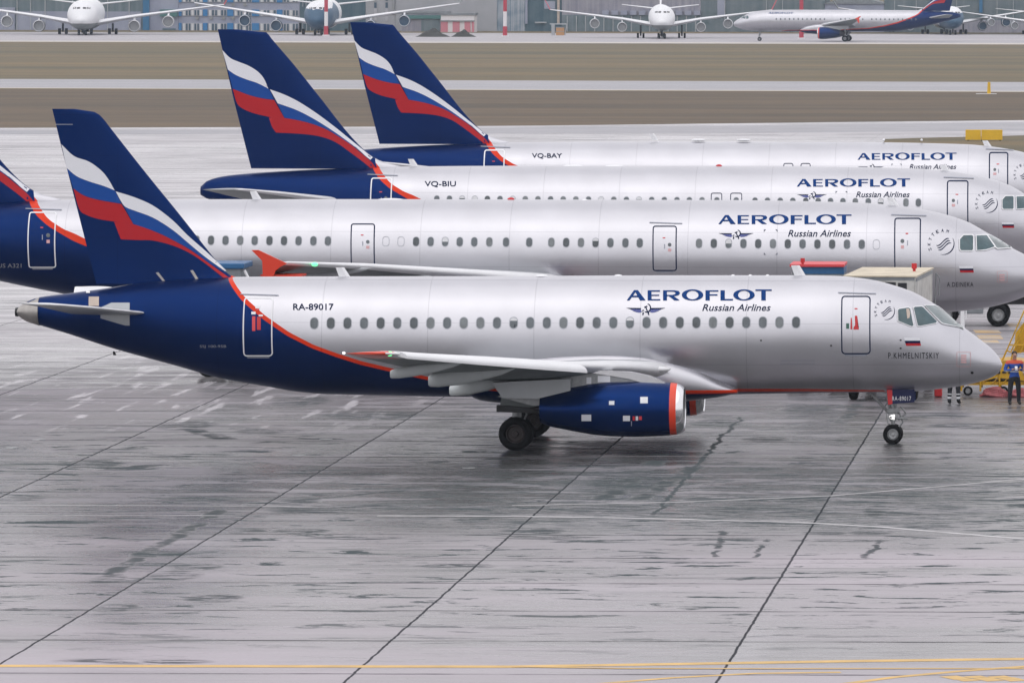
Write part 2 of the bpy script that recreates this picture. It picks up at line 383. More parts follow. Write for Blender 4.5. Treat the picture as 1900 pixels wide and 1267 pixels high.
def round_badge(tr, bx, surf, parent, name='round_badge'):
    """ring open at upper left, three waves, seven letters round it; bx = (cx, cy, ring radius) in px"""
    cx, cy, r = bx; bm = bmesh.new()
    m = lambda a, b: tr(cx + a*r, cy + b*r)
    o = [m(1.02*math.cos(R(a)), 1.02*math.sin(R(a))) for a in range(-38, 112, 5)]
    i = [m((1.02-.11*math.sin(math.pi*(a+38)/150))*math.cos(R(a)), (1.02-.11*math.sin(math.pi*(a+38)/150))*math.sin(R(a))) for a in range(-38, 112, 5)]
    strip(bm, o, i)
    for k, (dx, dy) in enumerate(((-.16,-.2), (0,.02), (.16,.24))):
        A, B = [], []
        for j in range(13):
            t = -1 + j/6; x = t*.62; y = -.34*math.sin(t*math.pi*.62)
            th = .058*(1-abs(t)**3) + .008; x, y = x + dx*.6, y*1.0 + dy*.95
            A.append(m(x, y-th)); B.append(m(x, y+th))
        strip(bm, A, B)
    for k, ch in enumerate("SKYTEAM"):
        a = 160 + 21.5*k; ux, uy = math.cos(R(a)), math.sin(R(a)); px, py = cx + ux*r*1.32 - .06*r, cy + uy*r*1.32 + .04*r
        t = text_bm(ch, -.5, -.5, .5, .5); ph = R(a + 90); h = r*.155
        for v in t.verts:
            lx, ly = v.co.x*h*1.5, -v.co.z*h*1.9
            X, Z = tr(px + lx*math.cos(ph) - ly*math.sin(ph), py + lx*math.sin(ph) + ly*math.cos(ph)); v.co.x, v.co.z = X, Z
        me = bpy.data.meshes.new("t"); t.to_mesh(me); t.free(); bm.from_mesh(me); bpy.data.meshes.remove(me)
    return lay(name, bm, surf, .011, M['ink'], parent, .15)
def flat_text(tr, s, x0, y0, x1, y1, surf, mat, parent, name, **kw):
    """text in a photo-pixel box laid on the hull"""
    t = text_bm(s, x0, 0, x1, 1, **kw)
    for v in t.verts: v.co.x, v.co.z = tr(v.co.x, y1 + (y0-y1)*v.co.z)
    return lay(name, t, surf, .012, mat, parent, .12)
def rr_outline(tr, x0, y0, x1, y1, r, wd, surf, mat, parent, lean=0.0):
    o = rrect(0, 0, x1-x0, y1-y0, r, 5); i = rrect(0, 0, x1-x0-2*wd, y1-y0-2*wd, max(.5, r-wd), 5); cx, cy = (x0+x1)/2, (y0+y1)/2
    f = lambda p: tr(cx + p[0] + lean*p[1], cy + p[1])
    bm = bmesh.new(); strip(bm, [f(p) for p in o], [f(p) for p in i], 0, True); return lay('door_outline', bm, surf, .012, mat, parent, .12)
def patch(tr, pts, surf, mat, parent, name, off=.012, grid=.12):
    bm = bmesh.new(); poly(bm, [tr(*p) for p in pts]); return lay(name, bm, surf, off, mat, parent, grid)
def bx4(x0, y0, x1, y1): return [(x0,y0),(x1,y0),(x1,y1),(x0,y1)]
PRND = random.Random(21)
def cabin_window(cx, cz, w, h, surf, parent, blind=0.0, side=-1):
    bm = bmesh.new(); r = w*.48
    strip(bm, rrect(cx, cz, w, h, r, 4), rrect(cx, cz, w*.84, h*.88, r*.8, 4), 1, True)
    inner = rrect(cx, cz, w*.83, h*.87, r*.8, 4)
    if blind > 0:
        zc = cz + h*.435 - h*.87*blind
        up = [p for p in inner if p[1] >= zc]; lo = [p for p in inner if p[1] < zc]
        if len(up) > 2 and len(lo) > 2:
            xl = cx - w*.41; xr = cx + w*.41
            rt = [p for p in up if p[0] > cx]; lf = [p for p in up if p[0] <= cx]
            poly(bm, [(xr, zc)] + rt + lf + [(xl, zc)], 2)
            l2 = [p for p in lo if p[0] <= cx]; r2 = [p for p in lo if p[0] > cx]
            poly(bm, [(xl, zc)] + l2 + r2 + [(xr, zc)], 0)
        else: poly(bm, inner, 0)
    else: poly(bm, inner, 0)
    return lay('window', bm, surf, .010, [M[PRND.choice(['pane', 'pane', 'pane', 'pane_dark', 'pane_light'])], M['pane_rim'], M['blind']], parent, .2, side=side)
def blade(parent, x, z, h=.45, c0=.30, c1=.2, rake=.30, name='blade_antenna'):
    """raked blade aerial standing on the crown, leaning aft"""
    bm = bmesh.new(); rings = []
    for t in (0, 1):
        L = x - rake*t; c = c0 + (c1-c0)*t
        rings.append([bm.verts.new((L + a*c, b*.035, z - .04 + t*h)) for a, b in ((0,0), (-.3,-1), (-1,0), (-.3,1))])
    for i in range(4): bm.faces.new((rings[0][i], rings[0][(i+1) % 4], rings[1][(i+1) % 4], rings[1][i]))
    bm.faces.new(rings[1]); bm.faces.new(rings[0][::-1]); return build(name, bm, M['white'], parent)
def dome(parent, x, z, L, h, mat='white', name='antenna_dome', w=.25):
    bm = bmesh.new(); bmesh.ops.create_uvsphere(bm, u_segments=16, v_segments=8, radius=1)
    for v in bm.verts: v.co = (x + v.co.x*L/2, v.co.y*w, z + v.co.z*h)
    return build(name, bm, M[mat], parent, True)
def smooth_poly(P, k=4):
    """rounds the gentle bends of an outline, keeps its sharp corners"""
    n = len(P); out = []
    def corner(i):
        a, b, c = P[i-1], P[i], P[(i+1) % n]; v1 = (b[0]-a[0], b[1]-a[1]); v2 = (c[0]-b[0], c[1]-b[1])
        return (v1[0]*v2[0]+v1[1]*v2[1])/((math.hypot(*v1)*math.hypot(*v2)) or 1) < .80
    for i in range(n):
        p1, p2 = P[i], P[(i+1) % n]; p0 = P[i-1] if not corner(i) else (2*p1[0]-p2[0], 2*p1[1]-p2[1]); p3 = P[(i+2) % n] if not corner((i+1) % n) else (2*p2[0]-p1[0], 2*p2[1]-p1[1])
        for j in range(k):
            t = j/k; out.append(tuple(.5*(2*p1[d] + (p2[d]-p0[d])*t + (2*p0[d]-5*p1[d]+4*p2[d]-p3[d])*t*t + (3*p1[d]-p0[d]-3*p2[d]+p3[d])*t**3) for d in (0, 1)))
    return out
def flags(tr, surf, polys, parent, off=.012, side=-1, grid=.3):
    for nm, m, P in polys:
        bm = bmesh.new(); poly(bm, [tr(*p) for p in smooth_poly(P)]); lay(nm, bm, surf, off, M[m], parent, grid, side=side)
def strut_gear(root, name, x, y, zt, zw, r, wd, off, nw=1, axle=None, hub='hub'):
    """leg with drag brace and wheels; the wheels are children of the leg"""
    bm = bmesh.new(); cyl(bm, (x-.16,y,zt-.2), (x-.05,y,zw+r+.1), .05, None, 8); cyl(bm, (x+.1,y-.12,zt-.3), (x+.1,y-.12,zw+r+.15), .022, None, 6); cyl(bm, (x-.12,y+.1,zt-.4), (x+.2,y+.1,zw+r+.3), .03, None, 6); box(bm, (x,y,zw+r+.42), (.34,.3,.12)); box(bm, (x,y,zt-.75), (.3,.26,.16)); cyl(bm, (x,y,zt), (x,y,zw+.45*r+.25), .11*r/.5+.03, None, 16); cyl(bm, (x,y,zw+.5*r+.3), (x,y,zw), .07*r/.5+.02, None, 14)
    cyl(bm, (x,y-off,zw), (x,y+off,zw), .06, None, 12); cyl(bm, (x,y,zw+r+.2), (x-.75,y,zt), .045, None, 8); cyl(bm, (x+.14,y,zw+r+.45), (x+.30,y,zw+r*.9+.1), .03, None, 8); cyl(bm, (x+.30,y,zw+r*.9+.1), (x+.05,y,zw+.05), .03, None, 8)
    g = build(name, bm, M['gear'], root, True, 40)
    for a in ([0] if nw == 1 else axle):
        for s in (-1, 1): wheel(g, (x+a, y+s*off, zw), r, wd, hub=hub)
    return g

# ------------------------------------------------------------------ the regional jet in front
YS = 191.6; XS = W2(1000, 700, YS)[0]; T = Trace(YS, XS)
top = T.c([(33,574),(37,568.6),(71,552),(121.6,545),(182,537),(300,520),(430,514),(600,513),(900,512.5),(1240,511),(1483,511),(1553,512),(1587,515),(1622,520),(1657,529),(1692,541),(1719,555),(1737,566),(1754,579),(1775,598),(1796,613),(1824,634),(1838,645),(1850,658),(1856.5,668),(1859.6,676)])
bot = T.c([(33,583),(48.6,594.6),(66,600.7),(120,617),(215,647.6),(330,679),(412,702),(503.6,718),(549,726),(600,730.5),(700,733),(858,736),(1000,736),(1271,734),(1379,731),(1553,728),(1643,727),(1692,726),(1738,722),(1782,716),(1821,707),(1842,699),(1852.6,691.5),(1857.6,684),(1859.6,678)])
x_tip = top[-1][0]; xp = lambda px: T.at(px, 650)[0]
wid = [(xp(33),.10),(xp(37),.14),(xp(71),.36),(xp(182),.74),(xp(330),1.18),(xp(480),1.50),(xp(620),1.62),(xp(760),1.65)] + [(x_tip - a, 1.65*(1-(1-a/6.6)**2)**.60) for a in (6.6,5.5,4.5,3.6,2.8,2.1,1.5,1.0,.6,.3,.12,.03)] + [(x_tip, .03)]
fus = Body(top, bot, wid)
liv_l = T.c([(0,150),(380,440),(421,508),(432,524),(458,553),(500,587),(545,617),(592,640.5),(637,657),(680,671),(721,681),(800,700),(880,714),(960,722),(1271,724.5),(1500,724.5),(1640,726),(1660,745),(1900,800)])
liv_u = T.c([(0,140),(380,430),(425,505),(437,519),(463,547),(505,581),(550,611),(596,634.5),(640,650.5),(683,664.5),(724,674.5),(803,694),(880,707),(960,714),(1271,717.5),(1500,718.5),(1640,721.5),(1662,738),(1900,795)])
LV = livery('livery_paint', xp(0), xp(1900), liv_l, liv_u)
jet = empty('regional_jet', (XS, YS, 0))
tag(jet, 'small silver regional jet with navy tail and belly, nearest of the parked row, registration RA-89017', 'airliner')
st = list(np.linspace(fus.x0, x_tip-1.2, 170)) + [x_tip - 1.2*(1-t)**2 for t in np.linspace(.02, .995, 34)]
hull = build('fuselage', fus.mesh(st), LV, jet, True)
sf = fus.y; tsd = lambda px, py: T.sd(px, py, sf)

# exhaust cone of the auxiliary power unit
ap = Body(T.c([(30,576),(37,567.6),(60,556),(75,550.5)]), T.c([(30,583),(48.6,596),(66,602),(75,605)]), [(xp(30),.12),(xp(37),.17),(xp(60),.34),(xp(76),.42)])
bm = ap.mesh(list(np.linspace(xp(30.5), xp(73.5), 14)), 48); exo = build('exhaust_cone', bm, M['bare_dull'], jet, True)
bm = bmesh.new(); q = T.at(30, 579); lathe(bm, [(0,.001),(.0,.13),(.08,.14)], (q[0]-.02, 0, q[1]), 'X', 20); build('exhaust_pipe', bm, M['dark'], exo, True, 40)
# doors
def door(tr, x0, y0, x1, y1, surf, paint, line, parent, r=7, wd=2.3, top_rail=True, lean=0.0, name='passenger_door', sill=True):
    o = rrect(0, 0, x1-x0-2, y1-y0-2, r, 5); cx, cy = (x0+x1)/2, (y0+y1)/2
    d = patch(lambda a, b: tr(cx + a + lean*b, cy + b), o, surf, paint, parent, name, .006, .12)
    rr_outline(tr, x0, y0, x1, y1, r, wd, surf, line, d, lean)
    if top_rail: patch(tr, [(x0-6, y0-6.5), (x1+10, y0-4.5), (x1+10, y0-3), (x0-6, y0-5)], surf, M['pale_ink'], d, 'rain_rail', .02)
    if sill: patch(tr, bx4(x0+7, y1+.8, x1-7, y1+2.6), surf, M['pale_ink'], d, 'door_sill', .02)
    return d
d1 = door(tsd, 1561, 549, 1615.5, 657, sf, LV, M['ink'], jet)
patch(tsd, bx4(1570, 600, 1575.5, 610), sf, pbr('green_plate', (.03,.11,.08), .5), d1, 'placard', .016)
patch(tsd, [(1578.5,590),(1580.5,590),(1581.5,611),(1577.8,611)], sf, M['red'], d1, 'placard', .016)
patch(tsd, [(1586,586),(1590.5,586),(1590,603),(1593.5,608),(1593.5,611.5),(1583.5,611.5),(1583.5,608),(1586.6,603)], sf, M['red'], d1, 'door_handle', .016)
patch(tsd, bx4(1585.5,572,1591,574), sf, M['pink_red'], d1, 'placard', .016)
d2 = door(tsd, 452, 552, 507, 661, sf, LV, M['white'], jet, lean=-.012)
for q, mt in ((bx4(474,567.5,482.5,572.5), 'white'), (bx4(476,573,481,576), 'pink_red'), (bx4(466.5,578.5,474.5,583.5), 'white'), (bx4(468,587,474,614), 'pink_red'), (bx4(477,588,484,612), 'red'), (bx4(480,584,488,587), 'white')):
    patch(tsd, q, sf, M[mt], d2, 'placard', .016)
# title, emblem, registration and other lettering
lay('airline_title', title_bm(tsd, sf, (1163, 537.5, 1432, 557.5)), sf, .012, M['logo_blue'], jet, .1)
flat_text(tsd, "Russian Airlines", 1303, 564.5, 1430, 577, sf, M['ink'], jet, 'airline_subtitle', shear=.28, bold=.008)
lay('winged_emblem', emblem_bm(tsd, (1162, 562, 1234, 585)), sf, .012, [M['ink'], M['logo_pale']], jet, .1)
flat_text(tsd, "RA-89017", 544, 563.5, 619, 575.5, sf, M['ink'], jet, 'registration_lettering', bold=.014)
flat_text(tsd, "P.KHMELNITSKIY", 1648, 654, 1742, 665, sf, M['ink_black'], jet, 'name_lettering', bold=0, spacing=1.25)
flat_text(tsd, "SSJ 100-95B", 371, 640, 420, 646, sf, M['pale_ink'], jet, 'type_lettering')
round_badge(tsd, (1645, 578, 15.2), sf, jet)
fl = bmesh.new()
for k, (a, b) in enumerate(((626.5,632),(632,636.8),(636.8,641.5))):
    s0, s1 = (a-626.5)*.28, (b-626.5)*.28
    poly(fl, [tsd(1677+s0, a), tsd(1706+s0*.7, a), tsd(1706+s1*.7, b), tsd(1677+s1, b)], k)
lay('flag_marking', fl, sf, .012, [M['flag_white'], M['ink'], M['flag_red']], jet, .12)
rr_outline(tsd, 1775, 653, 1801, 680, 2, .7, sf, M['faded_pink'], jet).name = 'static_port_outline'
for k in range(4): patch(tsd, bx4(1783, 658+k*4.2, 1793, 660.5+k*4.2), sf, M['faded_pink'], jet, 'static_port_text')
for (a, b, r_) in ((1671,631,2),(1671,646,2),(1542,641,2),(1412,631.5,2),(1803.5,691,2.8)):
    bm = bmesh.new(); poly(bm, [tsd(*p) for p in ell(a, b, r_, r_*.8, k=12)]); lay('probe', bm, sf, .02, M['dark'], jet, .2)
patch(tsd, bx4(1448,668.2,1512,669), sf, M['pale_ink'], jet, 'panel_seam', .008); patch(tsd, bx4(1448,674,1512,674.8), sf, M['pale_ink'], jet, 'panel_seam', .008)
# cockpit windows with their white surrounds
def q4(pts): return [(1540 + a*.13684, 530 + b*.13684) for a, b in pts]
wins = [q4([(920,335),(940,320),(1060,303),(1085,315),(1130,540),(1110,552),(1085,545),(925,480)]), q4([(1132,305),(1150,293),(1240,288),(1262,300),(1448,488),(1430,508),(1215,548),(1188,540)]),
        q4([(1283,278),(1300,271),(1425,274),(1480,300),(1600,390),(1720,488),(1808,570),(1800,590),(1760,566),(1530,512),(1510,500)])]
def cockpit(tr, wins, surf, parent, grow=2.2):
    for wi, wp in enumerate(wins):
        cx = sum(p[0] for p in wp)/len(wp); cy = sum(p[1] for p in wp)/len(wp)
        def gr(p, g):
            dx, dy = p[0]-cx, p[1]-cy; L = math.hypot(dx, dy) or 1; return (p[0] + dx/L*g, p[1] + dy/L*g)
        g = patch(tr, wp, surf, M['windscreen_glass' if wi == 2 else 'cockpit_glass'], parent, 'cockpit_window', .02, .03)
        bm = bmesh.new(); strip(bm, [tr(*gr(p, grow)) for p in wp], [tr(*gr(p, .1)) for p in wp], 0, True); lay('window_frame', bm, surf, .026, M['white'], g, .04)
cockpit(tsd, wins, sf, jet, 1.7)
# a pilot's sun shade seen behind the rear side pane
patch(tsd, q4([(1030,320),(1070,318),(1085,380),(1075,440),(1045,450)]), sf, M['tan'], jet, 'sun_shade', .028)
# cabin windows
wx = [583 + i*30.83 for i in range(30)]; 
for i, px in enumerate(wx):
    a, b = tsd(px, 599.8 - (px-583)/894*1.6); cabin_window(a, b, .262, .36, sf, jet, .3 if i in (12, 19) else 0)
# fin with flag bands
fin = Fin(T.c([(97,202),(155,203.2),(183,212),(201,232.6),(275,326.5),(330,394),(412,496),(432,512),(455,524)])[1:], T.c([(96.5,201),(113.5,271.5),(151,418),(181,535),(183,548)]), .085)
z_top, z_bot = T.at(155, 202.3)[1], T.at(455, 524)[1]
fin.le = sorted([(T.at(a, b)[1], T.at(a, b)[0]) for a, b in ((140,202.4),(158,203.6),(170,206),(183,212),(192,221),(201,232.6),(275,326.5),(330,394),(400,482),(418,503),(430,512),(446,517),(475,524))])
FL = livery('fin_paint', xp(0), xp(1900), T.c([(0,-300),(425,-300),(426,511),(432,524),(458,553),(900,700),(1900,800)]), T.c([(0,-310),(427,-310),(430,510),(437,519),(463,547),(900,690),(1900,795)]), 22.0)
M_fin = FL
zs = list(np.linspace(z_bot - .05, fin.le[-1][0], 60)); fo = build('fin', fin.mesh(zs), FL, jet, True, 50)
k1 = .4578
def c1(pts): return [(a*k1, 180 + b*k1) for a, b in pts]
SSJ_FLAG = [
 ('flag_band','flag_white', c1([(249,192),(300,240),(360,262),(410,298),(440,335),(465,379),(420,361),(360,342),(310,321),(271,289)])),
 ('flag_band','flag_blue', c1([(271,290),(310,322),(360,343),(420,362),(466,380),(492,433),(400,417),(340,399),(298,371)])),
 ('flag_band','flag_red', c1([(298,372),(340,400),(400,418),(492,434),(540,515),(500,512),(462,505),(400,495),(350,478),(322,455)])),
 ('flag_band','flag_white', c1([(469,383),(540,405),(620,440),(700,500),(760,560),(840,630),(918,704),(912,706),(830,647),(760,589),(700,539),(620,489),(540,459),(503,441)])),
 ('flag_band','flag_blue', c1([(504,443),(540,460),(620,490),(700,540),(760,590),(830,648),(918,715),(850,674),(780,624),(720,590),(640,550),(541,515)])),
 ('flag_band','flag_red', c1([(541,516),(640,551),(720,591),(780,626),(850,676),(930,733),(960,762),(948,768),(900,728),(830,673),(770,633),(700,602),(620,582),(560,580),(490,577),(463,507)]))]
flags(lambda a, b: T.sd(a, b, fin.y), fin.y, SSJ_FLAG, fo, .012); flags(lambda a, b: T.sd(a, b, fin.y), fin.y, SSJ_FLAG, fo, .012, side=1)
for q in ([(289,506),(294,505),(307,522),(303,523)], [(353,502),(358,501),(368,517),(363,518)]):
    patch(lambda a, b: T.sd(a, b, fin.y), q, fin.y, M['bare_dull'], fo, 'drain_mast', .02)
patch(lambda a, b: T.sd(a, b, fin.y), bx4(103,230.6,135,231.8), fin.y, M['pale_ink'], fo, 'panel_seam', .012)
# tailplane, two halves; the near one seen edge-on
def plane(tr_pts, mirror, name, mats, parent, slat=.09, nu=22):
    sts = [(y*(-1 if mirror else 1), le, te, th) for (y, le, te, th) in tr_pts]
    return build(name, wing_bm(sts, nu, slat), mats, parent, True, 75)
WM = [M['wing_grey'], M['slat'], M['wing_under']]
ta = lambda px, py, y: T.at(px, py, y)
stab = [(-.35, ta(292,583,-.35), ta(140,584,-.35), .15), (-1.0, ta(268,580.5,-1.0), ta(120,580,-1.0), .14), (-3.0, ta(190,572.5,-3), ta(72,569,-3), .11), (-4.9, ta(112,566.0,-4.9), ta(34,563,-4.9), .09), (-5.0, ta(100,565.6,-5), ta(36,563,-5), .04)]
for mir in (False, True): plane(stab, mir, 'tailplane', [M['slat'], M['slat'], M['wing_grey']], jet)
patch(tsd, [(187,571),(207,562),(241,562),(241,572),(241,604),(232,603.5),(187,590.5)], sf, M['wing_grey'], jet, 'tailplane_seal', .02)
patch(tsd, bx4(165,551,184,568), sf, M['tan'], jet, 'vent_panel', .02); patch(tsd, bx4(160,541,167,544.5), sf, M['white'], jet, 'tail_lamp', .02)
blade(jet, *[v for v in (T.at(216,648)[0], T.at(216,648)[1]-.14)], h=.12, c0=.1, c1=.06, rake=.05, name='drain_mast').data.materials[0] = M['dark']
# wings with slats, orange tips, flap-track fairings
wn = [(-.9, ta(1262,690,-.9), ta(852,716,-.9), .80), (-1.7, ta(1240,687,-1.7), ta(850,713,-1.7), .74), (-3.1, ta(1170,681.5,-3.1), ta(848,707,-3.1), .60), (-5.6, ta(1072,679,-5.6), ta(842,702,-5.6), .40), (-9.0, ta(920,668,-9), ta(758,683,-9), .29), (-12.6, ta(768,659,-12.6), ta(668,663,-12.6), .19)]
tipw = [(-12.62, ta(767,659,-12.6), ta(667.5,663,-12.6), .19), (-13.3, ta(736,656.5,-13.3), ta(652,658.5,-13.3), .15), (-13.72, ta(716,655.8,-13.7), ta(641,656,-13.7), .10), (-13.8, ta(700,655.8,-13.8), ta(640,655.5,-13.8), .05)]
OR = [M['orange'], M['orange'], M['orange']]
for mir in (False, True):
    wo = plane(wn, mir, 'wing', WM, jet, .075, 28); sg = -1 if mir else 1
    bm = wing_bm([(y*sg, le, te, th) for y, le, te, th in tipw], 18, .1)
    for f in bm.faces: f.material_index = 1 if (f.calc_center_median().x > ta(724,656,-13.3)[0]) else 0
    build('wing_tip', bm, [M['orange'], M['slat']], wo, True, 40)
    for (tx, ty, hx, hy, y, r) in ((724,694,862,672,-10.4,.17), (795,706,955,684,-7.6,.24), (834,724,952,705,-4.0,.22)):
        a, b = ta(tx, ty, y), ta(hx, hy, y); bm = bmesh.new(); rg = []
        for t, k in ((0,.55),(.02,.74),(.12,.92),(.35,1.0),(.6,.86),(.85,.5),(1,.05)):
            cx, cz = a[0] + (b[0]-a[0])*t, a[1] + (b[1]-a[1])*t; rg.append([bm.verts.new((cx, y*sg + .62*r*k*math.cos(q), cz + (1.05 if math.sin(q) < 0 else .9)*r*k*math.sin(q))) for q in [2*math.pi*i/16 for i in range(16)]])
        for p, n in zip(rg[:-1], rg[1:]):
            for i in range(16): bm.faces.new((p[i], p[(i+1) % 16], n[(i+1) % 16], n[i]))
        bm.faces.new(rg[0][::-1]); bm.faces.new(rg[-1]); build('flap_track_fairing', bm, M['fairing_grey'], wo, True, 50)
    # drooped slat along the leading edge
    bm = bmesh.new(); rg = []
    for t in np.linspace(0, 1, 15):
        y = -13.15 + 7.45*t; tp = ta(736 + 332*t, 651.5 + 22.5*t + .8*math.sin(math.pi*t), y); bt = ta(755 + 335*t, 665.5 + 26.5*t + .8*math.sin(math.pi*t), y)
        q = []
        for k in range(9):
            u = k/8; x_ = tp[0] + (bt[0]-tp[0])*u + .13*math.sin(math.pi*u**.8); z_ = tp[1] + (bt[1]-tp[1])*u; q.append(bm.verts.new((x_, y*sg, z_)))
        q += [bm.verts.new((bt[0]-.10, y*sg, bt[1]+.03)), bm.verts.new((tp[0]-.45, y*sg, tp[1]-.035)), bm.verts.new((tp[0]-.45, y*sg, tp[1]+.01))]
        rg.append(q)
    for p, n in zip(rg[:-1], rg[1:]):
        for i in range(12): bm.faces.new((p[i], p[(i+1) % 12], n[(i+1) % 12], n[i]))
    bm.faces.new(rg[0][::-1]); bm.faces.new(rg[-1]); build('slat', bm, M['slat'], wo, True, 60)
    lx, lz = ta(722, 656.5, -13.45); dome(wo, lx, lz, .2, .07, 'green_lamp', 'navigation_light', .07).location.y = -13.38*sg
    lx, lz = ta(638, 655, -13.8); dome(wo, lx, lz, .09, .04, 'white_lamp', 'tail_lamp', .04).location.y = -13.8*sg
# wing to body fairing
fb = Body(T.c([(868,706),(890,676),(930,655),(990,644),(1060,636),(1130,633),(1200,638),(1250,652),(1300,673),(1340,698),(1372,716)]), T.c([(868,728),(900,742),(960,747),(1100,748),(1250,744),(1330,736),(1372,727)]),
          [(xp(868),1.45),(xp(900),1.68),(xp(960),1.77),(xp(1060),1.80),(xp(1180),1.79),(xp(1250),1.71),(xp(1300),1.60),(xp(1340),1.46),(xp(1372),1.2)], 2.7)
build('wing_body_fairing', fb.mesh(list(np.linspace(fb.x0, fb.x1, 90)), 80), LV, jet, True)
fy = lambda x, z: max(fb.y(x, z), sf(x, z))
tfb = lambda a, b: T.sd(a, b, fy)
ll = patch(tfb, [(1201,680),(1214,679),(1226,683),(1209,690)], fy, M['dark'], jet, 'landing_light', .03)
patch(tfb, [(1206,682),(1216,681),(1213,687)], fy, M['bare'], ll, 'lamp_reflector', .04)
bm = bmesh.new(); bmesh.ops.create_uvsphere(bm, u_segments=16, v_segments=8, radius=1); a, b = ta(1214,685,-1.95)
for v in bm.verts: v.co = (a + v.co.x*(.50 if v.co.x > 0 else .25), -1.92 + v.co.y*.14, b + v.co.z*.10)
build('wing_root_fairing', bm, M['white'], jet, True)
# engines and pylons
YE = -4.12
def engine(root, xc, y, zc, prof, lip, parent_name='engine', cowl='navy', hotr=.45, hotx=-.8, ring=None, decals=False, sg=1):
    bm = bmesh.new(); n = len(prof)
    lathe(bm, prof, (xc, y, zc), 'X', 56, 0, (lambda k: ring(k)) if ring else None)
    e = build(parent_name, bm, [M[cowl], M['orange'], M['bare'], M['dark'], M['flag_white']], root, True, 60)
    rl = lip[1]; bm = bmesh.new()
    lathe(bm, [(lip[0]-.02, rl*.88), (lip[0]-.5, rl*.84), (lip[0]-.75, rl*.84)], (xc, y, zc), 'X', 48); build('intake', bm, M['gear'], e, True, 60)
    bm = bmesh.new(); xf = lip[0]-.75
    for k in range(22):
        a0 = 2*math.pi*k/22; a1 = a0 + .23; va = [bm.verts.new((xc+xf+dx, y + r_*math.cos(a_), zc + r_*math.sin(a_))) for dx, r_, a_ in ((.05,rl*.25,a0),(.0,rl*.83,a0+.1),(-.1,rl*.83,a1+.1),(-.06,rl*.25,a1))]; bm.faces.new(va)
    lathe(bm, [(xf+.02, rl*.27), (xf+.25, rl*.18), (xf+.42, .001)], (xc, y, zc), 'X', 24); lathe(bm, [(xf-.15,.01),(xf-.15,rl*.84)], (xc, y, zc), 'X', 24)
    build('fan', bm, M['dark'], e, True, 30)
    bm = bmesh.new(); x0 = prof[0][0]; lathe(bm, [(x0+.35,hotr*1.1),(x0,hotr),(x0+hotx,hotr*.62),(x0+hotx+.05,hotr*.55),(x0+hotx+.1,hotr*.3),(x0+hotx-.28,.02)], (xc, y, zc), 'X', 32); build('exhaust_nozzle', bm, M['nozzle'], e, True, 40)
    return e
ex, ez = ta(1270, 758.5, YE); s_ = F/(YS+YE)
pf = [(1003,759.5,26),(1019,760,33),(1045,760.5,38),(1065,761,42),(1100,760.5,48),(1135,760,51),(1180,759.5,52),(1227,759.5,50.3),(1245,759,48.8),(1257,758.8,47.2),(1263,758.6,45.6),(1267.5,758.5,43),(1270,758.5,40.5),(1268,758.5,38.6),(1262,758.5,37.6)]
prof = [((a-1270)/s_, c/s_) for a, b, c in pf]
def rng(k): return 1 if pf[k][0] >= 1245 and pf[k][0] < 1257 else (2 if pf[k][0] >= 1257 else 0)
def rng2(k): return 2 if k >= 9 else (1 if k == 8 else 0)
for sg in (1, -1):
    e = engine(jet, ex, YE*sg, ez, prof, (0, 40.5/s_), ring=rng2, hotr=.40, hotx=-.02)
    es = lambda x, z: (4.12 + math.sqrt(max(.001, float(np.interp(x-ex, [p[0] for p in prof[:13]], [p[1] for p in prof[:13]]))**2 - (z-ez)**2)))
    if sg == 1:
        te = lambda a, b: T.sd(a, b, es)
        for q, mt in ((bx4(1188,736,1202,748),'white'),(bx4(1130,743.5,1140,751),'white'),(bx4(1079,769,1097,781),'flag_white'),(bx4(1156,771,1169,781),'flag_white'),(bx4(1174,772,1178,780),'red'),(bx4(1179.5,772,1184,780),'flag_white'),(bx4(1185.5,772,1191,779),'pink_red'),(bx4(1171,781,1172.5,790),'pale_ink')):
            patch(te, q, es, M[mt], e, 'placard', .012)
        q = M['pale_ink']
        bm = bmesh.new(); strip(bm, [te(a, b) for a, b in ((1092,722),(1082,735),(1072,748))], [te(a, b) for a, b in ((1096,722),(1086,735),(1075,748))]); lay('cowl_vent', bm, es, .02, M['navy'], e, .1)
    P = [ta(*p, YE) for p in ((925,735),(1000,712),(1060,697),(1095,689),(1130,689),(1170,693),(1205,700),(1228,709),(1238,714),(1160,722),(1060,745),(990,752))]
    bm = bmesh.new(); prism(bm, P, 'Y', YE*sg-.17, YE*sg+.17); py = build('pylon', bm, M['gear'], jet)
    P = [ta(*p, YE-.2) for p in ((1094,691),(1100,687.5),(1130,687.5),(1170,690.5),(1205,698),(1228,707.5),(1241,714.5),(1222,712.5),(1195,711),(1166,702.5),(1130,696.5))]
    bm = bmesh.new(); prism(bm, P, 'Y', YE*sg-.21, YE*sg+.21); build('pylon_cap', bm, M['bare'], py)
    for q in ((1088,700,1097,712), (1109,697,1132,709)):
        P = [ta(*p, YE-.2) for p in bx4(*q)]; bm = bmesh.new(); prism(bm, P, 'Y', YE*sg-.185, YE*sg+.185); build('pylon_panel', bm, M['flag_white'], py)
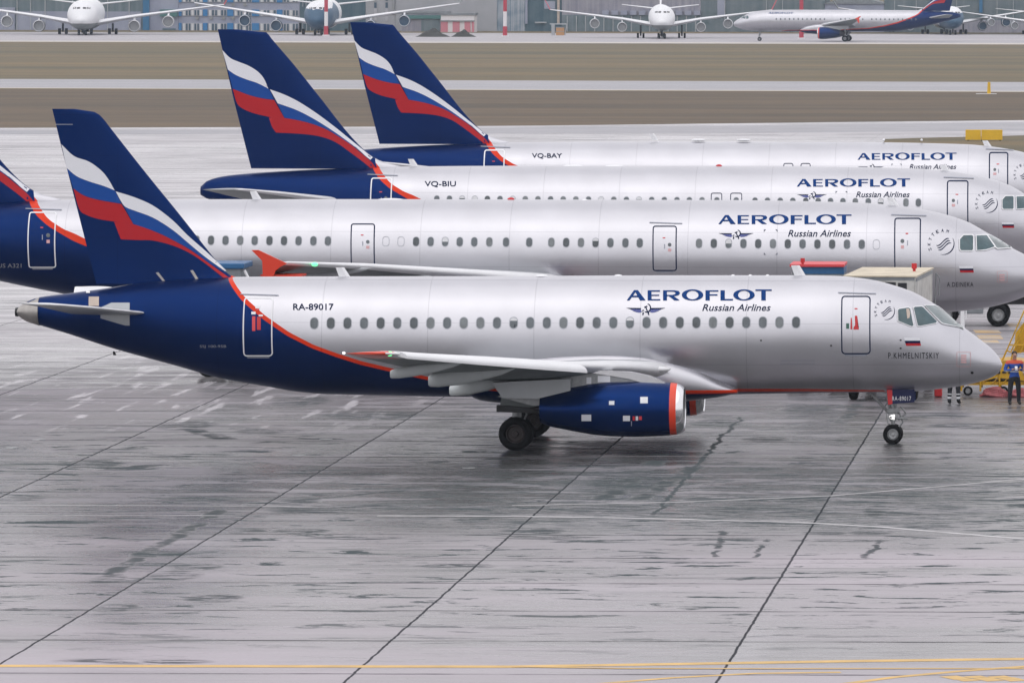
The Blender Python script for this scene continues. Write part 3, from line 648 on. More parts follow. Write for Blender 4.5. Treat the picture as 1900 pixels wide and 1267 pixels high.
# landing gear
for sg in (-1, 1):
    xg, zg = ta(957, 806, -3.0); g = strut_gear(jet, 'main_gear', xg, 2.72*sg, 2.0, .5, .5, .34, .36, hub='hub_dark')
    bm = bmesh.new(); P = [ta(*p, -3.3) for p in ((934,716),(1000,716),(1001,757),(928,752))]; prism(bm, P, 'Y', 3.30*sg-.04, 3.30*sg+.04); gd = build('gear_door', bm, M['wing_under'], g)
    bm = bmesh.new(); P = [ta(*p, -3.3) for p in ((923,751),(1001,757),(1001,765),(923,763))]; prism(bm, P, 'Y', 3.30*sg-.30, 3.30*sg+.10); build('door_lip', bm, M['dark'], gd)
bm = bmesh.new(); P = [ta(*p, -3.9) for p in ((918,707),(1062,700),(1062,722),(1000,737),(936,735))]; prism(bm, P, 'Y', -4.6, -3.7)
build('flap_fairing_box', bm, M['wing_grey'], jet)
xg, zg = ta(1662, 805, 0); ng = strut_gear(jet, 'nose_gear', xg-.08, 0, 1.6, .30, .30, .19, .20)
xd = T.at(1651, 726)[0]; P = [ta(*p, -.45) for p in ((1645,722),(1697,722),(1697,746),(1656,749),(1648,751))]
bm = bmesh.new(); prism(bm, P, 'Y', -.50, -.46); nd = build('gear_door', bm, M['plate_navy'], ng)
bm = bmesh.new(); prism(bm, [ta(*p, -.5) for p in ((1645.5,723),(1655.5,723),(1656,749),(1648,751))], 'Y', -.515, -.505); build('door_stripe', bm, M['red'], nd)
t = text_bm("RA-89017", *ta(1655.5, 743, -.5), *ta(1690.5, 735, -.5), bold=0, spacing=1.2)
for v in t.verts: v.co.y = -.52
build('door_lettering', t, M['white'], nd)
bm = bmesh.new(); prism(bm, P, 'Y', .46, .50); build('gear_door', bm, M['navy'], ng)
bm = bmesh.new()
a, b = ta(1654, 773, 0); lathe(bm, [(0,.001),(.0,.085),(-.1,.06),(-.16,.03)], (a+.1, -.16, b), 'X', 16)
build('taxi_light', bm, M['white_lamp'], ng, True, 40)
bm = bmesh.new(); tube(bm, [(a+.0,-.1,b+.3),(a-.16,-.12,b+.15),(a-.1,-.1,b-.2),(a+.1,-.1,b-.25)], .02, 6); tube(bm, [(a+.28,-.1,b+.32),(a+.45,0,b+.1),(a+.2,0,b-.1)], .025, 6); cyl(bm, (a-.05,-.2,b), (a+.5,-.2,b-.05), .03); build('steering_actuator', bm, M['hub'], ng, True, 40)
# crown aerials
for px, py, h in ((652,514,.33), (1497,512,.36)):
    a, b = T.at(px, py); blade(jet, a, b, h, .36, .26, .22)
for px, L in ((1005,.40),(1147,.26),(1360,.12),(1392,.12),(1424,.12)):
    a, b = T.at(px, 512.3); dome(jet, a, b, L, .05)
# ------------------------------------------------------------------ the narrow-body family (local x = minus the distance from the nose tip)
Y2, Y3, Y4 = 228.0, 267.5, 305.5
T2 = Trace(Y2, W2(1940, 500, Y2)[0]); T3 = Trace(Y3, W2(1995, 400, Y3)[0]); T4 = Trace(Y4, W2(2043, 300, Y4)[0])
PLUG_F, PLUG = 4.27, 6.93
nose_t = T2.c([(1601,376.5),(1640,379.2),(1674,383),(1726,391.5),(1761,400),(1796,412),(1830.6,431.5),(1858,447),(1883,463),(1900,471.5),(1917,483),(1931,497),(1937,506),(1939.7,515)])
nose_b = T2.c([(1640,583),(1700,582),(1733,581),(1761,579),(1831,571),(1865,563),(1900,551),(1922,541),(1934,531),(1939,523),(1939.8,517)])
for L_ in (nose_t, nose_b): L_[-1] = (-.004, L_[-1][1])
tail_t = T3.c([(371.5,349),(374,342.5),(380,338),(410.5,328),(468,321.5),(560,316),(660,312),(730,309.5)])
tail_b = [(-a, z) for a, z in ((37.1,4.78),(37.0,4.70),(36.4,4.50),(34.6,4.02),(30.87,3.07),(28.67,2.63),(26.5,2.22),(24.4,1.98),(22.6,1.92))]
NWID = [(-a, 1.975*(1-(1-a/6.0)**2)**.60) for a in (6.0,5.0,4.1,3.3,2.6,1.9,1.3,.8,.45,.2,.08,.02)] + [(0, .02)]
TWID = [(-37.1,.12),(-37.0,.2),(-36.5,.34),(-34.5,.75),(-30.9,1.33),(-28,1.66),(-25.5,1.88),(-23,1.975)]
tx_ = lambda pts, s: [(x - s, z) for x, z in pts]
up_pts = [(600,-400),(668,262),(671.5,272.6),(690,293),(710,316),(730.5,338),(757,353.5),(789,367)]
lo_pts = [(590,-400),(650,262),(656,276),(683,299.5),(697,316),(710,331.6),(730.5,348),(767.5,368.6)]
t2u = T2.c([(152,430),(300,487),(430,520),(600,548),(900,565),(1400,572),(1560,600),(1940,640)]); t2l = T2.c([(155.6,446),(300,500),(430,531),(600,557),(900,572),(1400,577),(1560,606),(1940,646)])
def liv_for(var):
    s = PLUG if var == 321 else 0; b = 0 if var == 321 else PLUG
    f = lambda A, B: [(x - s, z) for x, z in T3.c(A)] + [(x + b, z) for x, z in B if x + b < 0]
    return f(lo_pts, t2l), f(up_pts, t2u)
LIV = {}
def get_liv(var):
    if var not in LIV:
        l, u = liv_for(var); LIV[var] = livery('livery_paint_%d' % var, -46.0, 0.0, l, u); LIV[(var, 'fin')] = livery('fin_paint_%d' % var, -46.0, 0.0, *fin_curves(var), 16.0)
    return LIV[var], LIV[(var, 'fin')]
def fin_curves(var):
    s = PLUG if var == 321 else 0
    f = lambda A: [(x - s, z) for x, z in T3.c(A)]
    # the fin itself is navy up to its leading edge; only the fillet in front is white
    lo = f([(100,-400),(655,-400),(668,-400),(697,316),(710,331.6),(730.5,348),(1900,800)]); up = f([(100,-410),(655,-410),(672,268),(690,293),(710,316),(730.5,338),(1900,790)])
    return lo, up
k2 = .3368
def c2(pts): return [(360 + a*k2, 20 + b*k2) for a, b in pts]
AFLAG = [
 ('flag_band','flag_white', c2([(156,218),(200,262),(250,284),(300,304),(350,335),(385,375),(410,431),(350,400),(290,380),(230,355),(187,326)])),
 ('flag_band','flag_blue', c2([(187,327),(230,356),(290,381),(350,401),(411,433),(440,491),(380,484),(300,464),(213,430)])),
 ('flag_band','flag_red', c2([(213,431),(300,465),(380,485),(441,493),(497,591),(450,595),(410,585),(330,566),(270,541),(237,510)])),
 ('flag_band','flag_white', c2([(418,434),(500,464),(580,504),(680,569),(780,644),(860,709),(928,764),(960,790),(985,808),(972,822),(945,801),(905,765),(820,701),(740,646),(650,591),(560,546),(461,511)])),
 ('flag_band','flag_blue', c2([(461,512),(560,547),(650,592),(740,647),(820,702),(914,768),(860,735),(790,690),(720,650),(620,615),(498,590)])),
 ('flag_band','flag_red', c2([(499,592),(620,616),(720,651),(790,691),(860,736),(920,785),(975,832),(1008,872),(990,884),(940,840),(860,780),(780,725),(700,695),(600,680),(452,672),(430,640),(413,590)]))]
def airbus(var, loc, rz, label, side=-1, near=True, windows=(), name=None, wing_dz=0.0):
    sh = PLUG if var == 321 else 0; wf = 0 if var == 321 else PLUG_F
    body = Body(tx_(tail_t, sh) + [( -20.5, 6.06), (-12, 6.06)] + nose_t, tx_(tail_b, sh) + [(-14, 1.91), (-9, 1.91)] + nose_b, tx_(TWID, sh) + [(-12, 1.975)] + NWID)
    LVm, FVm = get_liv(var); sfn = body.y
    root = empty('airliner', loc, rz); tag(root, label, 'airliner')
    stn = list(np.linspace(body.x0, -1.3, 150 if near else 70)) + [-1.3*(1-t)**2 for t in np.linspace(.02, .99, 30 if near else 14)]
    hull = build('fuselage', body.mesh(stn, 96 if near else 40), LVm, root, True)
    m2 = lambda px, py: T2.sd(px, py, sfn)                    # nose group traced on the second aircraft
    mir = (lambda tr, x0, x1: tr) if side < 0 else (lambda tr, x0, x1: (lambda a, b: tr(x0 + x1 - a, b)))
    # fin
    sx = lambda pts: [(x - sh, z) for x, z in T3.c(pts)]
    le = sx([(440,55),(470,55.5),(486,57),(495,61),(503,71),(545,120),(589,175),(673,276),(690,290),(704,298),(720,303.5),(745,309)]); te = sx([(404,55),(434,187),(468,320),(470,332)])
    fn = Fin(le, te, .085); fn.le = sorted([(z, x) for x, z in le])
    fo = build('fin', fn.mesh(list(np.linspace(fn.le[0][0]-.1, fn.le[-1][0], 50 if near else 20))), FVm, root, True, 50)
    tf = lambda a, b: (lambda q: (q[0] - sh, q[1]))(T3.sd(a, b, lambda x, z: fn.y(x - sh, z)))
    flags(tf, fn.y, AFLAG, fo, .012 if near else .05, side=side, grid=.35 if near else 1.0)
    if near: flags(tf, fn.y, AFLAG, fo, .012, side=-side, grid=.35)
    # tailplane
    for s in (-1, 1):
        ts = [(s*y, (x - sh, z), (x2 - sh, z), th) for y, x, x2, z, th in ((.3,-30.6,-34.9,4.55,.36),(1.2,-31.1,-35.0,4.62,.34),(4,-32.9,-35.7,4.98,.22),(6.1,-34.3,-36.1,5.22,.12),(6.22,-34.6,-36.1,5.23,.05))]
        build('tailplane', wing_bm(ts, 18, .07), WM, root, True, 75)
    # wings
    tw = lambda px, py, y: (lambda q: (q[0] + wf, q[1] + wing_dz))(T2.at(px, py, y))
    ws = [(-1.2, tw(1075,528,-1.2), tw(705,540,-1.2), .85), (-2.0, tw(1045,524,-2), tw(706,538,-2), .8), (-6.4, tw(887,509,-6.4), tw(690,528,-6.4), .5), (-12, tw(690,494.5,-12), tw(573,507,-12), .3), (-16.6, tw(539,487.5,-16.6), tw(484,509,-16.6), .19), (-16.9, tw(528,487.5,-16.9), tw(484,509,-16.9), .14)]
    for s in (-1, 1):
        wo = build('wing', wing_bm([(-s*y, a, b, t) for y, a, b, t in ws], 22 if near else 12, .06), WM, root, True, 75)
        bm = bmesh.new(); P = [tw(*p, -16.95) for p in ((467,464),(480,464),(533,489),(520,495.5),(511,503),(507,516),(497,534),(486,538),(488,512),(487,484))]; prism(bm, P, 'Y', s*16.92, s*17.02); build('wing_fence', bm, M['fence_orange'], wo)
        if near:
            bm = bmesh.new(); P = [tw(a, b, -16.8) for a, b in ((484,509.5),(560,510.5),(560,514),(484,512))]; prism(bm, P, 'Y', s*15.6, s*16.9); build('aileron_edge', bm, M['fence_orange'], wo)
            a, b = tw(585, 490.3, -15.4); dome(wo, a, b, .22, .07, 'green_lamp' if s < 0 else 'red', 'navigation_light', .08).location.y = s*15.55
            for (tx, ty, hx, hy, y, r) in ((560,512,690,498,-12.6,.16),(640,528,800,512,-9,.24),(672,536,830,522,-6.2,.25)):
                a, b = tw(tx, ty, y), tw(hx, hy, y); bm = bmesh.new(); rg = []
                for t, k in ((0,.1),(.1,.6),(.35,1.0),(.6,.9),(.85,.5),(1,.05)):
                    cx, cz = a[0] + (b[0]-a[0])*t, a[1] + (b[1]-a[1])*t; rg.append([bm.verts.new((cx, -y*s + .6*r*k*math.cos(q), cz + r*k*math.sin(q))) for q in [2*math.pi*i/14 for i in range(14)]])
                for p, n in zip(rg[:-1], rg[1:]):
                    for i in range(14): bm.faces.new((p[i], p[(i+1) % 14], n[(i+1) % 14], n[i]))
                build('flap_track_fairing', bm, M['wing_grey'], wo, True, 50)
        # engine, pylon, main gear
        xe = -11.6 + wf - PLUG_F; ze, ye = 1.62, 5.75*s
        pr = [(-4.3,.62),(-3.4,.82),(-2.6,1.02),(-1.6,1.15),(-.8,1.17),(-.4,1.12),(-.18,1.05),(-.05,.99),(0,.94),(-.05,.89),(-.2,.86)]
        engine(root, xe - 1.0, ye, ze, pr, (0, .94), ring=lambda k: 2 if k >= 6 else (1 if k == 5 else 0), hotr=.6, hotx=-.9)
        bm = bmesh.new(); prism(bm, [(xe-1.8, ze+1.0), (xe-2.6, ze+1.35), (xe-4.6, 3.0), (xe-7.4, 3.1), (xe-6.4, 2.5), (xe-5.2, ze+.6)], 'Y', ye-.16, ye+.16); build('pylon', bm, M['wing_grey'], root)
        strut_gear(root, 'main_gear', -17.7 + wf - PLUG_F if var == 320 else -22.0 + 0, 3.8*s, 2.6, .58, .58, .42, .46)
    cx0 = T2.at(885, 500)[0] + wf; cx1 = T2.at(1182, 500)[0] + wf
    ft = [(cx0-2.0,3.0),(cx0-.2,3.30),(cx0+1.2,3.46),(cx0+2.9,3.56),(cx0+4.2,3.54),(cx1-.7,3.38),(cx1+.6,3.02),(cx1+1.7,2.3)]
    fb = Body([(x, z) for x, z in ft], [(x, z) for x, z in zip([p[0] for p in ft], (1.9,1.5,1.38,1.35,1.36,1.42,1.55,1.85))], [(x, z) for x, z in zip([p[0] for p in ft], (1.7,2.02,2.12,2.16,2.16,2.1,1.98,1.6))], 3.0)
    build('wing_body_fairing', fb.mesh(list(np.linspace(fb.x0, fb.x1, 60)), 64), LVm, root, True)
    strut_gear(root, 'nose_gear', -5.07, 0, 2.2, .38, .38, .24, .22)
    # cockpit windows
    def q5(pts): return [(1640 + a*.13684, 390 + b*.13684) for a, b in pts]
    aw = [q5([(1030,400),(1080,347),(1190,345),(1207,358),(1205,535),(1190,548),(1050,548),(1030,525)]), q5([(1253,350),(1385,346),(1400,355),(1500,488),(1490,503),(1380,536),(1262,547)]), q5([(1402,350),(1420,345),(1545,348),(1600,392),(1690,478),(1722,512),(1540,518),(1520,505)])]
    if near:
        cockpit(m2, aw, sfn, root)
    else:
        for wp in aw: bm = bmesh.new(); poly(bm, [m2(*p) for p in wp]); lay('cockpit_window', bm, sfn, .03, M['cockpit_glass'], root, .3, side=side)
    # cabin windows, doors
    if not near:
        for a in windows: cabin_window(-a, 4.28, .27, .38, lambda x, z: sfn(x, z) + .03, root, 0, side)
    # lettering
    tl = m2 if side < 0 else mir(m2, 1333, 1580)
    ls = .012 if near else .04
    lay('airline_title', title_bm(tl, sfn, (1333, 398.5, 1580, 416)), sfn, ls, M['logo_blue'], root, .1 if near else .6, side=side)
    if near:
        flat_text(m2, "Russian Airlines", 1462, 427, 1579, 439.5, sfn, M['ink'], root, 'airline_subtitle', shear=.28, bold=.008)
        lay('winged_emblem', emblem_bm(m2, (1333, 425.5, 1398, 444)), sfn, .012, [M['ink'], M['logo_pale']], root, .1)
        round_badge(m2, (1751, 453, 19.6), sfn, root)
        for dxx, dyy in ((1417,426),(1443,426),(1417,473),(1443,473)):
            sgx = 1 if dxx < 1430 else -1; sgy = 1 if dyy < 450 else -1
            patch(m2, [(dxx,dyy),(dxx+4*sgx,dyy),(dxx+4*sgx,dyy+1*sgy),(dxx+1*sgx,dyy+1.4*sgy),(dxx+.8*sgx,dyy+4*sgy),(dxx,dyy+4*sgy)], sfn, M['pale_ink'], root, 'corner_mark')
        f2 = bmesh.new()
        for k, (a, b) in enumerate(((493.5,498.2),(498.2,501.8),(501.8,505.8))):
            s0, s1 = (a-493.5)*.22, (b-493.5)*.22
            poly(f2, [m2(1779+s0, a), m2(1805+s0*.7, a), m2(1805+s1*.7, b), m2(1779+s1, b)], k)
        lay('flag_marking', f2, sfn, .012, [M['flag_white'], M['ink'], M['flag_red']], root, .12)
        rr_outline(m2, 1850, 503, 1869, 524, 2, .6, sfn, M['faded_pink'], root).name = 'static_port_outline'
        for k in range(3): patch(m2, bx4(1854, 509+k*4.6, 1864, 511.5+k*4.6), sfn, M['faded_pink'], root, 'static_port_text')
        if name: flat_text(m2, name, 1757, 523.5, 1806, 532, sfn, M['ink_black'], root, 'name_lettering', bold=0, spacing=1.2)
        blade(root, *T2.at(1671, 384), .36, .36, .26, .25)
    return root, body, m2, mir

def fit_out(root, body, tr, doors, wins, blinds, wsize, exits=(), reg=None, seed=1, plugs=()):
    sfn = body.y; rnd = random.Random(seed); ts = lambda a, b: tr.sd(a, b, sfn)
    LVm = get_liv(321 if tr is T2 else 320)[0]
    for x0, y0, x1, y1, line, kind in doors:
        d = door(ts, x0, y0, x1, y1, sfn, LVm, M[line], root, 5, 2.2, top_rail=kind != 'plain', lean=-.012 if line == 'white' else 0)
        w = x1-x0; cx, cy = (x0+x1)/2, y0 + (y1-y0)*.42
        sgn = -1 if kind == 'fwd' else 1
        bm = bmesh.new(); poly(bm, [ts(*p) for p in ell(cx + sgn*.2*w, cy, w*.075, w*.075, k=14)]); lay('door_window', bm, sfn, .02, M['pane'], d, .2)
        patch(ts, bx4(cx - 1.2, cy + .5*0 - 1, cx + .4, cy + w*.16), sfn, M['pale_ink'], d, 'door_handle', .02)
        patch(ts, bx4(cx + sgn*.2*w - 3, cy + w*.16, cx + sgn*.2*w + 3, cy + w*.28), sfn, M['faded_pink'], d, 'placard', .016)
        patch(ts, bx4(cx - 4, cy - w*.3, cx + 1, cy - w*.26), sfn, M['pink_red'], d, 'placard', .016)
    for a, b in wins:
        x, z = ts(a, b); cabin_window(x, z, wsize[0], wsize[1], sfn, root, rnd.choice([0, 0, 0, 0, .5, .3]) if rnd.random() < blinds else 0)
    for a, b in plugs:
        x, z = ts(a, b); bm = bmesh.new(); strip(bm, rrect(x, z, wsize[0], wsize[1], .1, 4), rrect(x, z, wsize[0]-.03, wsize[1]-.03, .09, 4), 0, True); lay('window_plug', bm, sfn, .01, M['pane_rim'], root, .2)
    for x0, y0, x1, y1 in exits:
        rr_outline(ts, x0, y0, x1, y1, 4, 1.4, sfn, M['ink'], root).name = 'exit_outline'
    if reg: flat_text(ts, reg[0], *reg[1], sfn, M['ink'], root, 'registration_lettering', bold=.014)

# second aircraft: the long one with the red wing fence
r2, b2, m_, mi_ = airbus(321, (T2.X, Y2, 0), 0, 'long silver airliner right behind the regional jet, orange wingtip fence and three doors in view', name="A.DEINEKA")
yw = lambda px: 446.4 + (px-446)*.0063
w2 = [391.5+27.1*k for k in range(-7, 0)] + [391.5,418.5,445.6,472.6,500,527,554,581.5,608.5,772,799,826,853,880,908,939,982,1023,1050.5,1078,1105,1132.6,1160.5,1187] + [1297+27.45*k for k in range(12)]
fit_out(r2, b2, T2, [(651,415,696,496,'ink','plain'),(1211,419,1256,503,'ink','mid'),(1659.5,404.5,1709,507,'ink','fwd'),(53.5,393.5,105,497,'white','aft')], [(p, yw(p)) for p in w2], .4, (.245, .35), seed=5, plugs=[(716,448),(744,448.3),(1626,454)])
flat_text(lambda a, b: T2.sd(a, b, b2.y), "AIRBUS A321", -32, 489, 40, 496.5, b2.y, M['pale_ink'], r2, 'type_lettering')
blade(r2, *T2.at(487, 370), .33, .34, .24, .22)
for px, py, L in ((725,371,1.0),(1085,372.5,.25),(1340,374.5,.12)): dome(r2, *T2.at(px, py), L, .06)
a, b = T2.at(948, 371); dome(r2, a, b, .28, .09, 'red', 'beacon_light', .09)
# third
r3, b3, m_, mi_ = airbus(320, (T3.X, Y3, 0), 0, 'silver airliner third from the camera, registration VQ-BIU, two outlined overwing exits', wing_dz=.1)
w3 = [1256-23.45*k for k in range(1, 20)][::-1] + [1256,1279,1302.5,1330,1366,1400.8,1424,1447.6,1471,1495,1518,1541,1564,1587,1611,1634,1657,1681,1704]
fit_out(r3, b3, T3, [(1757,335,1797,424,'ink','fwd'),(688,330,728,420,'white','aft')], [(p, 370.6+(p-790)*.0062) for p in w3], .35, (.25, .36), exits=[(1319,358,1340,397),(1355,358,1377,397)], reg=("VQ-BIU", (788, 336.5, 846, 348)), seed=9)
blade(r3, *T3.at(777, 308), .33, .34, .24, .22)
for px, py, L in ((1063,308.5,.9),(1140,309,.9)): dome(r3, *T3.at(px, py), L, .06)
a, b = T3.at(1334, 309); dome(r3, a, b, .28, .09, 'red', 'beacon_light', .09)
# fourth
r4, b4, m_, mi_ = airbus(320, (T4.X, Y4, 0), 0, 'farthest silver airliner of the parked row, registration VQ-BAY, only its crown and fin showing')
fit_out(r4, b4, T4, [(1835,282.5,1871,360,'ink','fwd'),(898,278,937,356,'white','aft')], [], 0, (.25, .36), exits=[(1453.5,303,1472,338),(1485.5,303,1504,338)], reg=("VQ-BAY", (987, 285, 1043, 295)))
blade(r4, *T4.at(1222, 259), .33, .34, .24, .22)
for px, L in ((1296,.7),(1380,.7),(1640,.12),(1710,.12)): dome(r4, *T4.at(px, 260), L, .06)
# ------------------------------------------------------------------ ground, paved areas and painted lines
def ground_mat(name, ca, cb, rough=(.7, .9), sc=.05, st=(1, 1, 1), fine=.5):
    m = bpy.data.materials.new(name); m.use_nodes = True; nt = m.node_tree; b = nt.nodes["Principled BSDF"]
    tc = N(nt, "TexCoord"); mp = N(nt, "Mapping"); mp.inputs['Scale'].default_value = st; nt.links.new(tc.outputs['Object'], mp.inputs[0])
    a = N(nt, "TexNoise"); a.inputs['Scale'].default_value = sc; a.inputs['Detail'].default_value = 9; a.inputs['Roughness'].default_value = .68; nt.links.new(mp.outputs[0], a.inputs[0])
    r = N(nt, "ValToRGB"); r.color_ramp.elements[0].position = .38; r.color_ramp.elements[1].position = .62; r.color_ramp.elements[0].color = (*ca, 1); r.color_ramp.elements[1].color = (*cb, 1)
    nt.links.new(a.outputs[0], r.inputs[0])
    f = N(nt, "TexNoise"); f.inputs['Scale'].default_value = fine; f.inputs['Detail'].default_value = 6; nt.links.new(tc.outputs['Object'], f.inputs[0])
    mr = N(nt, "MapRange"); mr.inputs['To Min'].default_value = .75; mr.inputs['To Max'].default_value = 1.25; nt.links.new(f.outputs[0], mr.inputs[0])
    mx = N(nt, "Mix", data_type='RGBA', blend_type='MULTIPLY'); mx.inputs[0].default_value = 1; nt.links.new(r.outputs[0], mx.inputs[6]); nt.links.new(mr.outputs[0], mx.inputs[7]); nt.links.new(mx.outputs[2], b.inputs['Base Color'])
    rr = N(nt, "MapRange"); rr.inputs['To Min'].default_value = rough[0]; rr.inputs['To Max'].default_value = rough[1]; nt.links.new(a.outputs[0], rr.inputs[0]); nt.links.new(rr.outputs[0], b.inputs['Roughness'])
    return m
def apron_mat():
    m = bpy.data.materials.new('wet_concrete'); m.use_nodes = True; nt = m.node_tree; b = nt.nodes["Principled BSDF"]; L = nt.links.new
    tc = N(nt, "TexCoord"); s = N(nt, "SeparateXYZ"); L(tc.outputs['Object'], s.inputs[0])
    def noise(st, sc, det=8, ro=.6, dist=0.0, rot=0.0):
        mp = N(nt, "Mapping"); mp.inputs['Scale'].default_value = st; mp.inputs['Rotation'].default_value = (0, 0, rot); L(tc.outputs['Object'], mp.inputs[0])
        n = N(nt, "TexNoise"); n.inputs['Scale'].default_value = sc; n.inputs['Detail'].default_value = det; n.inputs['Roughness'].default_value = ro; n.inputs['Distortion'].default_value = dist
        L(mp.outputs[0], n.inputs[0]); return n.outputs[0]
    def rg(v, a, b_, c=0.0, d=1.0, sm=True):
        n = N(nt, "MapRange"); n.interpolation_type = 'SMOOTHSTEP' if sm else 'LINEAR'
        for k, x in (('From Min', a), ('From Max', b_), ('To Min', c), ('To Max', d)): n.inputs[k].default_value = x
        L(v, n.inputs['Value']); return n.outputs[0]
    def ma(op, a, b_=None):
        n = N(nt, "Math", operation=op)
        for i, x in enumerate((a, b_)):
            if x is None: continue
            if isinstance(x, (int, float)): n.inputs[i].default_value = x
            else: L(x, n.inputs[i])
        return n.outputs[0]
    def mix(f, a, b_, mode='MIX'):
        n = N(nt, "Mix", data_type='RGBA', blend_type=mode)
        for k, x in ((0, f), (6, a), (7, b_)):
            if isinstance(x, tuple): n.inputs[k].default_value = (*x, 1)
            elif isinstance(x, (int, float)): n.inputs[k].default_value = x
            else: L(x, n.inputs[k])
        return n.outputs[2]
    big = noise((1, 1, 1), .035, 5, .5); mid = noise((.16, .8, 1), .35, 7, .6); fine = noise((.35, 1.6, 1), 1.6, 8, .65); grain = noise((1, 1, 1), 9, 4, .6)
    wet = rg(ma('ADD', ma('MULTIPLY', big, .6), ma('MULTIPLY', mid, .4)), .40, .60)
    wet_refl = ma('MULTIPLY', rg(ma('ADD', s.outputs['Y'], ma('MULTIPLY', mid, 16)), 160, 172), rg(ma('ADD', s.outputs['Y'], ma('MULTIPLY', big, 20)), 206, 194)); wet = ma('MAXIMUM', ma('MULTIPLY', wet, .75), ma('MULTIPLY', wet_refl, .72))  # wetter band in front of the near jet, also darkened for its belly's reflection
    slabc = mix(rg(ma('ADD', s.outputs['Y'], ma('MULTIPLY', ma('SUBTRACT', mid, .5), 30)), 176, 148), (.14, .125, .138), (.31, .272, .305)); c = mix(wet, slabc, (.055, .060, .055)); c = mix(1.0, c, rg(fine, .35, .75, .86, 1.12), 'MULTIPLY')  # slab colour gets paler towards the camera
    # slab tint
    fx = ma('FLOOR', ma('DIVIDE', ma('ADD', s.outputs['X'], 8.72 + 750), 7.5)); fy_ = ma('FLOOR', ma('DIVIDE', ma('SUBTRACT', s.outputs['Y'], 128.6), 6.35))
    cv = N(nt, "CombineXYZ"); L(fx, cv.inputs[0]); L(fy_, cv.inputs[1]); wn = N(nt, "TexWhiteNoise"); L(cv.outputs[0], wn.inputs['Vector'])
    c = mix(1.0, c, rg(wn.outputs[0], 0, 1, .84, 1.10, False), 'MULTIPLY')
    # light dried trails running away from the eye, at the left
    lt = ma('MULTIPLY', rg(noise((1.0, .085, 1), 1.7, 6, .55, .25, .05), .55, .65), ma('MULTIPLY', ma('MULTIPLY', rg(s.outputs['X'], -22, -27), rg(s.outputs['X'], -48, -38)), ma('MULTIPLY', rg(s.outputs['Y'], 193, 202), rg(s.outputs['Y'], 246, 228))))
    c = mix(ma('MULTIPLY', lt, .9), c, (.50, .48, .50))
    far = ma('MULTIPLY', rg(noise((.05, .5, 1), .8, 6, .6), .42, .60), rg(s.outputs['Y'], 205, 260)); c = mix(ma('MULTIPLY', rg(s.outputs['Y'], 205, 260), .5), c, (.27, .25, .275)); c = mix(ma('MULTIPLY', far, .8), c, (.46, .44, .46))  # far apron painted paler to carry the sky sheen at grazing angles
    # dark puddle marks, with the ragged rows under the nose
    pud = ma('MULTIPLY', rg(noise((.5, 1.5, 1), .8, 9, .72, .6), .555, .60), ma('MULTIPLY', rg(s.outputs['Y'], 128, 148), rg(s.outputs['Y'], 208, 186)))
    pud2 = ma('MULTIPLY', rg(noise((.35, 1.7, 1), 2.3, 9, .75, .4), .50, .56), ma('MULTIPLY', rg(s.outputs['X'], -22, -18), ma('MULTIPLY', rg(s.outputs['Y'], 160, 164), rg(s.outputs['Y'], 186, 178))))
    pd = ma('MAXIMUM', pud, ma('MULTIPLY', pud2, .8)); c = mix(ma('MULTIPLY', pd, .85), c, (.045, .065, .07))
    stk = ma('MULTIPLY', rg(noise((.12, 1.5, 1), 1.15, 8, .70, .2), .53, .60), ma('MULTIPLY', rg(noise((1, 1, 1), .09, 3, .5), .44, .56), rg(s.outputs['Y'], 140, 162, .08, 1))); c = mix(ma('MULTIPLY', stk, .7), c, (.055, .07, .07))
    stl = ma('MULTIPLY', rg(noise((.07, 1.3, 1), .9, 7, .62), .58, .70), rg(s.outputs['Y'], 150, 215)); c = mix(ma('MULTIPLY', stl, .55), c, (.36, .345, .37))
    dp = ma('MULTIPLY', rg(noise((.42, 1.25, 1), .55, 8, .66, .35), .50, .57), ma('MULTIPLY', rg(s.outputs['Y'], 152, 176), rg(s.outputs['Y'], 262, 232))); c = mix(ma('MULTIPLY', dp, .55), c, (.27, .25, .28))
    # ragged cracks and tar runs that follow the slabs away from the eye
    rag = noise((1, 1, 1), .55, 6, .7); brk = rg(noise((.6, .6, 1), 1.1, 6, .7), .40, .55)
    def run(p, q, wd, solid=False):
        (xa, ya), (xb, yb) = G(*p), G(*q); k = (xb-xa)/(yb-ya)
        t = ma('SUBTRACT', s.outputs['X'], ma('ADD', ma('MULTIPLY', s.outputs['Y'], k), xa-k*ya)); t = ma('ABSOLUTE', ma('ADD', t, ma('MULTIPLY', ma('SUBTRACT', rag, .5), .9)))
        y0, y1 = min(ya, yb), max(ya, yb); m_ = ma('MULTIPLY', rg(t, wd, wd*.35), ma('MULTIPLY', rg(s.outputs['Y'], y0-.3, y0+.3), rg(s.outputs['Y'], y1+.3, y1-.3)))
        return m_ if solid else ma('MULTIPLY', m_, brk)
    for q_ in (((1374,774),(1213,955),.10,True),((260,1032),(415,945),.32),((190,1072),(262,1034),.30),((530,930),(800,905),.3),((1560,785),(1600,742),.3),((1180,930),(1300,860),.35),((1110,935),(1220,855),.45),((1340,985),(1330,1035),.12),((1420,1000),(1400,1034),.10),((1640,1000),(1600,1035),.12),((285,862),(210,872),.5),((420,815),(345,795),.5)):
        pd = ma('MAXIMUM', pd, run(*q_))
    tear = rg(noise((.55, 2.6, 1), 1.25, 9, .74, .5), .47, .53)
